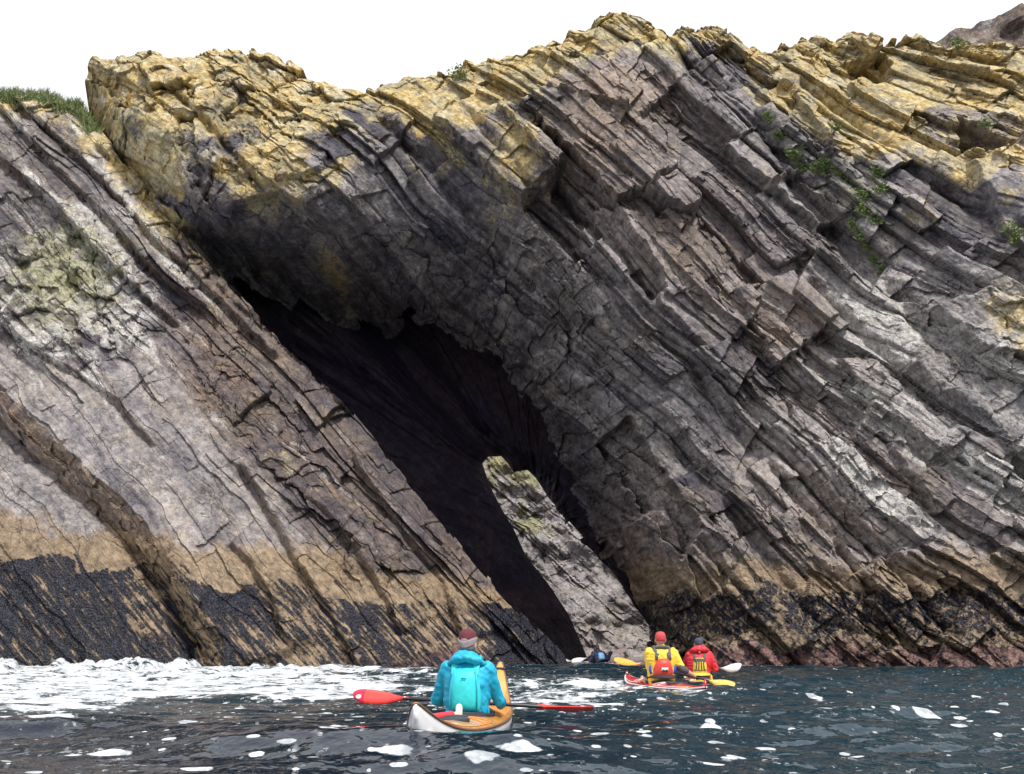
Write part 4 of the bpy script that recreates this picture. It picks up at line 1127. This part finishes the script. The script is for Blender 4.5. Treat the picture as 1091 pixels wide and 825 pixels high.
def make_paddle(label, A, B, blade_cols, shaft_m, face=(0, -1, 0.35), face2=None, blen=.45, bw=.095, tip_m=None, loop=True):
    A, B = Vector(A), Vector(B)
    root = bpy.data.objects.new('paddle', None); COL.objects.link(root)
    C = (A + B) / 2; e = (B - A).normalized(); L = (B - A).length
    root.location = C; root.empty_display_size = .2
    tag(root, label, 'paddle', 'paddles held by the kayakers')
    MB().tube([e * (-L / 2 + blen - .03), e * (L / 2 - blen + .03)], .0155, 12).build('shaft', shaft_m, root)
    out = []
    for sg, m, fc in ((-1, blade_cols[0], face), (1, blade_cols[1], face2 or face)):
        d = e * sg; nf = Vector(fc); nf = (nf - d * nf.dot(d)).normalized(); sd_ = d.cross(nf)
        prof = [(-.02, .014, .015), (.04, .020, .014), (.10, .045, .010), (.18, .078, .008), (.27, .094, .007), (.36, .092, .006), (.42, .078, .005), (.455, .052, .004), (.47, .02, .003)]
        prof = [(u / .47 * blen, w * bw / .095, t) for u, w, t in prof]
        rs = []
        for u, w, t in prof:
            o = d * (L / 2 - blen + u) + nf * (.02 * (u / blen) ** 2)
            sp = max(0, 1 - u / (blen * .9)) * .010
            rs.append([o + sd_ * w * a + nf * (t * zz + (sp if a == 0 else 0) * (1 if zz > 0 else -1) - .018 * (abs(a) ** 2) * (w / .095)) for a, zz in ((-1, .3), (-.5, .8), (0, 1), (.5, .8), (1, .3), (1, -.3), (.5, -.8), (0, -1), (-.5, -.8), (-1, -.3))])
        bl = MB().rings(rs).build('blade', m, root); out.append((bl, d, nf, sd_, L))
    return root, out

def to_local(p, loc, rz, sc, lean=0.0):
    m = Matrix.Translation(Vector(loc)) @ Euler((-lean, 0, rz)).to_matrix().to_4x4() @ Matrix.Diagonal((sc, sc, sc, 1))
    return m.inverted() @ Vector(p)

# ---- materials of the paddlers
TURQ = mat('turquoise_jacket', (0.006, 0.36, 0.56), 0.55, 0.15, 12)
CYAN = mat('bright_turquoise_panel', (0.03, 0.62, 0.66), 0.55, 0.12, 18)
MAROON = mat('maroon_knit', (0.115, 0.022, 0.032), 0.85, 0.25, 90, 0.004)
BAND = mat('grey_knit_band', (0.27, 0.225, 0.235), 0.85, 0.2, 90, 0.004)
BLACKF = mat('black_fabric', (0.018, 0.018, 0.024), 0.75, 0.3, 40)
GREYF = mat('grey_webbing', (0.085, 0.085, 0.085), 0.75, 0.25, 60)
YELL = mat('yellow_jacket', (0.78, 0.52, 0.04), 0.6, 0.12, 14)
REDP = mat('red_orange_panel', (0.66, 0.055, 0.035), 0.5, 0.15, 14)
REDJ = mat('red_jacket', (0.60, 0.018, 0.035), 0.55, 0.15, 14)
REDC = mat('red_cap_cloth', (0.52, 0.055, 0.065), 0.75, 0.15, 30)
NAVY = mat('navy_fabric', (0.014, 0.020, 0.055), 0.7, 0.3, 20)
SLATE = mat('slate_blue_cap_cloth', (0.035, 0.055, 0.10), 0.75, 0.25, 30)
LBLUE = mat('light_blue_panel', (0.19, 0.40, 0.66), 0.6, 0.12, 20)
WHITEP = mat('white_patch', (0.80, 0.80, 0.80), 0.5)
HULLW = mat('white_gelcoat', (0.80, 0.80, 0.80), 0.22, 0.05, 4, coat=0.4)
DECKT = mat('orange_tan_deck', (0.66, 0.30, 0.065), 0.28, 0.2, 6, coat=0.4)
SEAMB = mat('brown_seam', (0.16, 0.09, 0.05), 0.4)
HULLR = mat('red_gelcoat', (0.62, 0.03, 0.035), 0.25, 0.1, 5, coat=0.4)
DECKY = mat('yellow_gelcoat', (0.75, 0.50, 0.04), 0.25, 0.1, 5, coat=0.4)
HULLC = mat('cream_gelcoat', (0.72, 0.68, 0.60), 0.25, 0.1, 5, coat=0.4)
RUBBER = mat('black_rubber', (0.02, 0.02, 0.024), 0.5, 0.2, 30)
CORD = mat('orange_cord', (0.62, 0.26, 0.07), 0.7)
CARBON = mat('dark_carbon_shaft', (0.022, 0.022, 0.028), 0.35)
REDB = mat('red_blade_plastic', (0.78, 0.045, 0.035), 0.3, 0.08, 10, coat=0.3)
CRIM = mat('crimson_tip_plastic', (0.60, 0.008, 0.045), 0.3, 0.08, 10)
ORNB = mat('orange_blade_plastic', (0.86, 0.36, 0.06), 0.35, 0.15, 14)
AMBB = mat('amber_blade_plastic', (0.83, 0.48, 0.12), 0.35, 0.15, 14)
WHIB = mat('white_blade_plastic', (0.74, 0.76, 0.74), 0.35, 0.06, 14)
PNKB = mat('pale_pink_blade_plastic', (0.72, 0.50, 0.47), 0.4)

def seat_at(px, Y, dz=0.0):
    return Vector((at(px, 690, Y)[0], Y, dz))

def hands_for(A, B, loc, rz, sc, lean, hx=.27):
    A, B = Vector(A), Vector(B); C = (A + B) / 2; e = (B - A).normalized()
    a, b = to_local(C - e * hx, loc, rz, sc, lean), to_local(C + e * hx, loc, rz, sc, lean)
    return (a, b), (b - a)

# ---------- the nearest paddler: turquoise jacket, white and orange kayak
loc, rz = seat_at(498, 11.5, -.06), R(-5.8)
kay = make_kayak('white hulled sea kayak with orange tan deck under the paddler in turquoise', loc, rz, HULLW, DECKT, SEAMB, RUBBER, CORD)
kay.scale = (1, .93, 1)
mk = MB()
def on_hull(y, f, off=.004):
    p = hull_side(y, f); q = hull_side(y, f + .02); r = hull_side(y + .02, f)
    nn = (r - p).cross(q - p).normalized()
    if nn.x < 0: nn = -nn
    return p + nn * (off + .006), nn
def decal(name, y0, y1, f0, f1, m, oval=False, skew=0.0):
    vs, fs = [], []; a, b = 14, 10
    if oval:
        c, nn = on_hull((y0 + y1) / 2, (f0 + f1) / 2); vs.append(c)
        for i in range(24):
            t = 2 * math.pi * i / 24; vs.append(on_hull((y0 + y1) / 2 + (y1 - y0) / 2 * math.cos(t), (f0 + f1) / 2 + (f1 - f0) / 2 * math.sin(t))[0])
        fs = [(0, 1 + i, 1 + (i + 1) % 24) for i in range(24)]
    else:
        for i in range(a):
            for j in range(b): vs.append(on_hull(y0 + (y1 - y0) * i / (a - 1) + skew * j / (b - 1), f0 + (f1 - f0) * j / (b - 1))[0])
        fs = [(i * b + j, i * b + j + 1, (i + 1) * b + j + 1, (i + 1) * b + j) for i in range(a - 1) for j in range(b - 1)]
    o = MB().add(vs, fs).build(name, m, kay.children[0])
    s = o.modifiers.new('t', 'SOLIDIFY'); s.thickness = .003
    return o
GREYD = mat('grey_decal', (0.45, 0.46, 0.52), 0.4)
decal('round_emblem', -2.42, -2.12, .34, .60, GREYD, True)
decal('hull_mark', -1.72, -1.62, .36, .58, GREYD, skew=.10); decal('hull_mark', -1.52, -1.42, .36, .58, GREYD, skew=.10)
decal('orange_flash', .5, 1.9, .12, .70, DECKT)
A, B = at(377, 741, 12.05), at(633, 756.5, 11.85)
hands, shf = hands_for(A, B, loc, rz, 1.0, 0.0)
body, arms, hp, Rm = make_person('person', 'person in turquoise jacket and maroon knit hat seen from behind, nearest of the paddlers', loc, rz, 1.0, hands, shf, turn=R(-12))
jk = make_jacket(body, arms, TURQ, 5, fat=1.02)
hd = MB()
hd.tube([(-.155, -.045, .60), (-.10, -.105, .625), (0, -.125, .645), (.10, -.105, .620), (.165, -.04, .592)], [.030, .045, .052, .045, .028], 14, flat=.75)
hd.tube([(-.12, -.02, .635), (-.06, -.09, .665), (.05, -.085, .665), (.12, -.01, .632)], [.025, .036, .036, .025], 12)
hd.tube([(-.10, -.08, .66), (-.05, -.10, .675), (.0, -.09, .67)], [.025, .034, .03], 12)
h = hd.build('hood', TURQ, jk, voxel=.010, relax=3); folds(h, .008, 21, 14)
bp = back_panel(body, CYAN, 'back_panel', .225, .565, .150, .055, taper=.78)
strap(bp, TURQ, [(.118, .235), (.122, .38), (.098, .555)], .068, .006, 'piping', .004); strap(bp, TURQ, [(-.118, .235), (-.122, .38), (-.098, .555)], .068, .006, 'piping', .004)
strap(bp, TURQ, [(-.022, .485), (0, .488), (.022, .483)], .075, .006, 'small_emblem', .003)
back_panel(body, CYAN, 'front_panel', .24, .53, .15, .05, front=True)
for sx in (-1, 1): over_shoulder(body, CYAN, sx, .10, .50, .44, .03)
be = make_cap(body, hp, Rm, MAROON, 'knit_hat', low=-.02)
rs = MB(); n = 28; rr = []
for z, k in ((-.022, 1.0), (.008, 1.035), (.030, 1.025), (.030, .97), (-.022, .93), (-.022, 1.0)):
    rr.append([hp(.085 * k * math.cos(2 * math.pi * i / n), .104 * k * math.sin(2 * math.pi * i / n) - .004, z + (.030 if math.sin(2 * math.pi * i / n) > 0 else .03 * abs(math.cos(2 * math.pi * i / n)) ** 2)) for i in range(n)])
rs.rings(rr, cap=False).build('hat_band', BAND, be)
hair_cap(body, hp, GREY_HAIR)
body.scale = (.87, 1, 1)
spray_skirt(body, BLACKF)
strap(body, CYAN, [(-.01, .175), (.03, .178)], .10, .010, 'skirt_emblem', .004)
pd, bl = make_paddle('black shafted paddle with red blades held by the paddler in turquoise', A, B, (REDB, REDB), CARBON, face=(0.05, -.72, .62), face2=(0, .35, 1), bw=.074)
o, d, nf, sd_, L = bl[0]
for pl in o.data.polygons: pass
tipmb = MB(); rs_ = []
for u, w in ((.375, .0905), (.42, .080), (.455, .055), (.473, .022)):
    w *= .074 / .095 * 1.03; u *= .45 / .47
    c = d * (L / 2 - .45 + u) + nf * (.02 * (u / .47) ** 2)
    rs_.append([c + sd_ * w * a + nf * (t - .018 * a * a * (w / .095)) for a, t in ((-1, .004), (-.5, .009), (0, .010), (.5, .009), (1, .004), (1, -.004), (.5, -.009), (0, -.010), (-.5, -.009), (-1, -.004))])
tipmb.rings(rs_).build('blade_tip', CRIM, o)
c = d * (L / 2 - .45 + .405) - sd_ * .028 * (1 if sd_.z > 0 else -1) + nf * .022
dm = MB(); dm.rings([[c + (d * math.cos(2 * math.pi * i / 16) + sd_ * math.sin(2 * math.pi * i / 16)) * .021 * k + nf * q for i in range(16)] for k, q in ((1, -.012), (1, .002), (.1, .003))]).build('white_dot', WHITEP, o)
# things lying on the deck behind the seat
def on_deck(x, y):
    b, k, s, c_ = hull_at(y); lp = Vector((x * b, y, s + c_ * (1 - abs(x) ** 2.2)))
    return Matrix.Translation(loc) @ Matrix.Rotation(rz, 4, 'Z') @ lp
pr = bpy.data.objects.new('bilge_pump', None); COL.objects.link(pr); p0, p1 = on_deck(-.62, -.62), on_deck(.05, -.38)
pr.location = p0; pr.empty_display_size = .1
tag(pr, 'small red and white pump lying on the kayak deck behind the turquoise paddler', 'pump')
dv = p1 - p0; up = Vector((0, 0, .032))
MB().tube([up, up + dv * .62], .026, 14).build('barrel', mat('red_plastic', (0.70, 0.03, 0.05), 0.4), pr)
MB().tube([up + dv * .60, up + dv * .86], .014, 12).build('rod', WHITEP, pr)
MB().tube([up + dv * .88 + Vector((0, 0, -.02)), up + dv * .88 + Vector((0, 0, .045))], .026, 12).build('handle', WHITEP, pr)

# ---------- the paddler in yellow
loc, rz = seat_at(704, 22.0, -.02), R(7)
ENDS = 0.25
make_kayak('red sea kayak with its red stern low in the water below the yellow topped paddler', loc + Vector((0, 0, -.08)), rz, HULLR, HULLR, WHITEP, RUBBER, WHITEP)

A, B = at(655, 702.5, 22.85), at(783, 731.5, 21.75)
hands, shf = hands_for(A, B, loc, rz, 1.0, 0.0, .34)
body, arms, hp, Rm = make_person('person', 'person in red cap and yellow top with a round red back panel, seen from behind', loc, rz, 1.0, hands, shf, turn=R(-6))
make_jacket(body, arms, YELL, 31, sleeve=.5, fat=1.10)
for S, E, W in arms:
    MB().tube([E.lerp(S, .16), E, E.lerp(W, .30)], [.064, .060, .053], 14).build('elbow_cuff', GREYF, body)
bp = back_panel(body, REDP, 'back_panel', .175, .47, .165, .085, taper=.55, n=2.6)
def patch(parent, m, x0, x1, z0, z1, off, name):
    P = [on_back(x, z, off) for x, z in ((x0, z0), (x1, z0), (x1, z1), (x0, z1))]
    f = Vector((0, .012, 0))
    return MB().add(P + [p + f for p in P], [(0, 1, 2, 3), (7, 6, 5, 4), (0, 4, 5, 1), (1, 5, 6, 2), (2, 6, 7, 3), (3, 7, 4, 0)]).build(name, m, parent, smooth=False)
pt = patch(bp, WHITEP, -.048, .052, .285, .335, .106, 'white_patch')
for x in (-.040, .0, .012): pass
patch(pt, BLACKF, -.042, -.002, .277, .302, .108, 'patch_mark'); patch(pt, BLACKF, .008, .048, .277, .302, .108, 'patch_mark')
back_panel(body, REDP, 'front_panel', .22, .50, .15, .06, front=True)
for sx in (-1, 1): over_shoulder(body, GREYF, sx, .095, .44, .44, .034)
MB().tube([(-.09, -.06, .625), (-.05, -.085, .64), (.05, -.085, .64), (.09, -.06, .625)], [.03, .036, .036, .03], 12, flat=.8).build('collar', GREYF, body)
for sx in (-1, 1): strap(body, mat('blue_webbing', (0.02, 0.07, 0.42), 0.7), [(sx * .175, .24), (sx * .19, .30), (sx * .19, .36)], .022, .026, 'side_strap', .012)
make_cap(body, hp, Rm, REDC, 'cap', REDC, low=-.055)
spray_skirt(body, BLACKF)
make_paddle('orange bladed paddle held low by the paddler in yellow', A, B, (ORNB, AMBB), CARBON, face=(0, -.55, .8), face2=(0, -.75, .55), bw=.09)

# ---------- the paddler in red
loc, rz = seat_at(744.5, 26.0, -.07), R(-3)
make_kayak('yellow sea kayak mostly behind the waves below the paddler in red', loc + Vector((0, 0, -.06)), rz, DECKY, DECKY, BLACKF, RUBBER, WHITEP, .96)
A, B = at(699, 718, 27.2), at(790, 710.5, 25.9)
hands, shf = hands_for(A, B, loc, rz, .96, 0.0, .33)
body, arms, hp, Rm = make_person('person', 'person in red jacket and dark blue cap with a yellow and black vest', loc, rz, .96, hands, shf, turn=R(8))
jk = make_jacket(body, arms, REDJ, 51, fat=1.08)
hd = MB()
hd.tube([(-.17, -.02, .605), (-.11, -.10, .64), (0, -.125, .66), (.11, -.10, .655), (.16, -.02, .63)], [.035, .05, .055, .055, .04], 14)
hd.tube([(-.12, .0, .64), (-.06, -.075, .69), (.07, -.07, .70), (.13, .0, .66)], [.03, .042, .045, .034], 12)
h = hd.build('hood', REDJ, jk, voxel=.011, relax=3); folds(h, .011, 61, 13)
MB().tube([(.0, -.15, .60), (.005, -.165, .65), (.0, -.145, .70)], [.016, .018, .014], 10, flat=.5).build('hood_stripe', mat('pale_pink_trim', (0.75, 0.50, 0.52), 0.6), h)
bp = back_panel(body, DECKY if False else mat('yellow_vest_cloth', (0.72, 0.52, 0.06), 0.65, 0.2, 18), 'back_panel', .20, .50, .135, .055, taper=.80)
for x in (-.075, -.025, .03, .08): strap(bp, GREYF, [(x * 1.0, .27), (x * .8, .40), (x * .95, .49)], .071, .011, 'strap', .006)
strap(bp, GREYF, [(-.11, .455), (0, .462), (.11, .455)], .072, .030, 'yoke', .006)
strap(bp, GREYF, [(-.12, .275), (0, .27), (.12, .275)], .073, .010, 'belt', .006)
back_panel(body, M['yellow_vest_cloth'], 'front_panel', .22, .50, .14, .05, front=True)
for sx in (-1, 1): over_shoulder(body, GREYF, sx, .09, .46, .44, .028)
make_cap(body, hp, Rm, SLATE, 'cap', SLATE, low=-.02)
hair_cap(body, hp, FACE_DARK)
spray_skirt(body, M['yellow_vest_cloth'])
make_paddle('paddle with white blades held by the paddler in red', A, B, (WHIB, WHIB), CARBON, face=(0, -.80, .5), bw=.10)

# ---------- the far paddler inside the cave mouth
loc, rz, lean = seat_at(641, 43.6, -.14), R(27), R(24)
ENDS = 0.5
make_kayak('small cream sea kayak with red bow stripe far off at the cave opening', loc, rz, HULLC, HULLC, HULLR, RUBBER, HULLR, .95)
A, B = at(609, 705, 44.0), at(668, 691.5, 43.7)
hands, shf = hands_for(A, B, loc, rz, .92, lean, .32)
body, arms, hp, Rm = make_person('person', 'person in navy with a light blue back panel, farthest paddler at the cave opening', loc, rz, .92, hands, shf, lean=lean)
make_jacket(body, arms, NAVY, 71, fat=1.08)
back_panel(body, LBLUE, 'back_panel', .26, .52, .12, .05, taper=.85)
back_panel(body, LBLUE, 'front_panel', .24, .52, .13, .05, front=True)
for sx in (-1, 1): over_shoulder(body, NAVY, sx, .09, .48, .44, .028)
make_cap(body, hp, Rm, NAVY, 'cap', NAVY, low=-.02)
hair_cap(body, hp, FACE_DARK)
spray_skirt(body, NAVY)
make_paddle('pale bladed paddle held by the farthest paddler', A, B, (WHIB, PNKB), CARBON, face=(0, -.7, .6), bw=.11)

# ------------------------------------------------------------------ plants
def leaf_mat(name, c0, c1):
    n = NT(name); v = n.coord(); f = n.noise(v, 9, 4)
    n.put(n.bsdf.inputs['Base Color'], n.mix(n.ramp(f, .3, .7), c0, c1)); n.bsdf.inputs['Roughness'].default_value = .6
    return n.mat
LEAF = leaf_mat('plant_leaves', (0.075, 0.13, 0.03), (0.20, 0.26, 0.075)); GRASS = leaf_mat('cliff_grass', (0.06, 0.11, 0.03), (0.17, 0.21, 0.07)); DRY = leaf_mat('plant_stems', (0.14, 0.12, 0.05), (0.2, 0.17, 0.08))
CPX = to_px(CLIFF_P[..., 0], CLIFF_P[..., 1], CLIFF_P[..., 2])
def on_cliff(px, py):
    q = 2.5
    while True:
        m = (np.abs(CPX[0] - px) < q) & (np.abs(CPX[1] - py) < q)
        if m.any(): break
        q *= 1.6
    c = CLIFF_P[m]
    return Vector(c[np.argmin(c[:, 1])])
def blades(rng, n, spread, length, width, droop):
    vs, fs = [], []
    for _ in range(n):
        a = rng.random() * 6.283; r = rng.random() ** .6
        b = Vector((math.cos(a) * spread[0] * r, -abs(rng.normal()) * spread[1], math.sin(a) * spread[2] * r))
        el = rng.uniform(-.2, 1.3); az = rng.uniform(math.pi, 2 * math.pi)
        d = Vector((math.cos(az) * math.cos(el), math.sin(az) * math.cos(el), math.sin(el)))
        s = d.cross(Vector((rng.normal(), rng.normal(), rng.normal()))).normalized()
        L = length * rng.uniform(.6, 1.4); w = width * rng.uniform(.7, 1.3)
        m = b + d * L * .5; t = b + d * L + Vector((0, 0, -droop * L)); o = len(vs)
        vs += [b, m - s * w, t, m + s * w]; fs.append((o, o + 1, o + 2, o + 3))
    return vs, fs
PLANTS = [(817, 128, .30), (832, 148, .28), (843, 165, .42), (853, 175, .45), (869, 180, .34), (886, 181, .46), (900, 188, .42), (935, 184, .34), (936, 200, .30), (919, 207, .36), (918, 223, .34), (934, 234, .36), (913, 254, .40), (921, 262, .34), (929, 278, .36), (936, 289, .30), (906, 240, .22), (876, 172, .22), (1045, 131, .30), (1076, 248, .42), (1082, 258, .34), (890, 135, .24), (486, 77, .42), (1016, 45, .42)]
rng = np.random.default_rng(4)
for i, (px, py, sz) in enumerate(PLANTS):
    p = on_cliff(px, py)
    root = bpy.data.objects.new('cliff_plant', None); COL.objects.link(root); root.location = p; root.empty_display_size = .1
    if i < 18: lb = 'small green plant clump rooted in the long crack high on the right-hand cliff'
    elif i == 18: lb = 'lone green plant tuft below the dark notch on the far right crest'
    elif i in (19, 20): lb = 'green plant clump among the yellow ledges at the right edge of the photo'
    elif i == 21: lb = 'small green plant tuft on its own above the long cracked ledge'
    elif i == 22: lb = 'green tuft on the crest of the cliff above the cave'
    else: lb = 'green tuft on the crest of the cliff in front of the hill'
    tag(root, lb, 'plant', 'green plants growing on the cliff')
    vs, fs = blades(rng, int(90 * sz / .3), (sz * .75, sz * .22, sz * .62), .13, .028, .25)
    me = bpy.data.meshes.new('leaves'); me.from_pydata(vs, [], fs); link('leaves', me, LEAF, root)
    st = MB()
    for k in range(5): st.tube([(0, .08, -.05), (rng.normal() * sz * .3, -.06, rng.normal() * sz * .25)], [.012, .006], 5)
    st.build('stem', DRY, root)
# turf on the top of the left slab
vs, fs = [], []
top = SLAB_P[618:668]
TP = to_px(top[..., 0], top[..., 1], top[..., 2])
ok = np.argwhere((TP[0] > -60) & (TP[0] < 108) & (top[..., 1] < 52))
for q in rng.permutation(len(ok))[:22000]:
    b = Vector(top[tuple(ok[q])]) + Vector((rng.normal() * .03, rng.normal() * .03, -.02))
    if fbm(np.array([b.x * .9]), np.array([b.y * .9]), 3, 8)[0] < -.35: continue
    L = rng.uniform(.10, .42); d = Vector((rng.normal() * .45, rng.normal() * .45, 1)).normalized(); s = d.cross(Vector((rng.normal(), rng.normal(), .1))).normalized() * .014
    o = len(vs); vs += [b - s, b + s, b + d * L + Vector((rng.normal() * .05, rng.normal() * .05, -.03))]; fs.append((o, o + 1, o + 2))
me = bpy.data.meshes.new('grass'); me.from_pydata(vs, [], fs)
tag(link('grass', me, GRASS), 'short green turf along the top of the left rock slope', 'grass', kind='stuff')
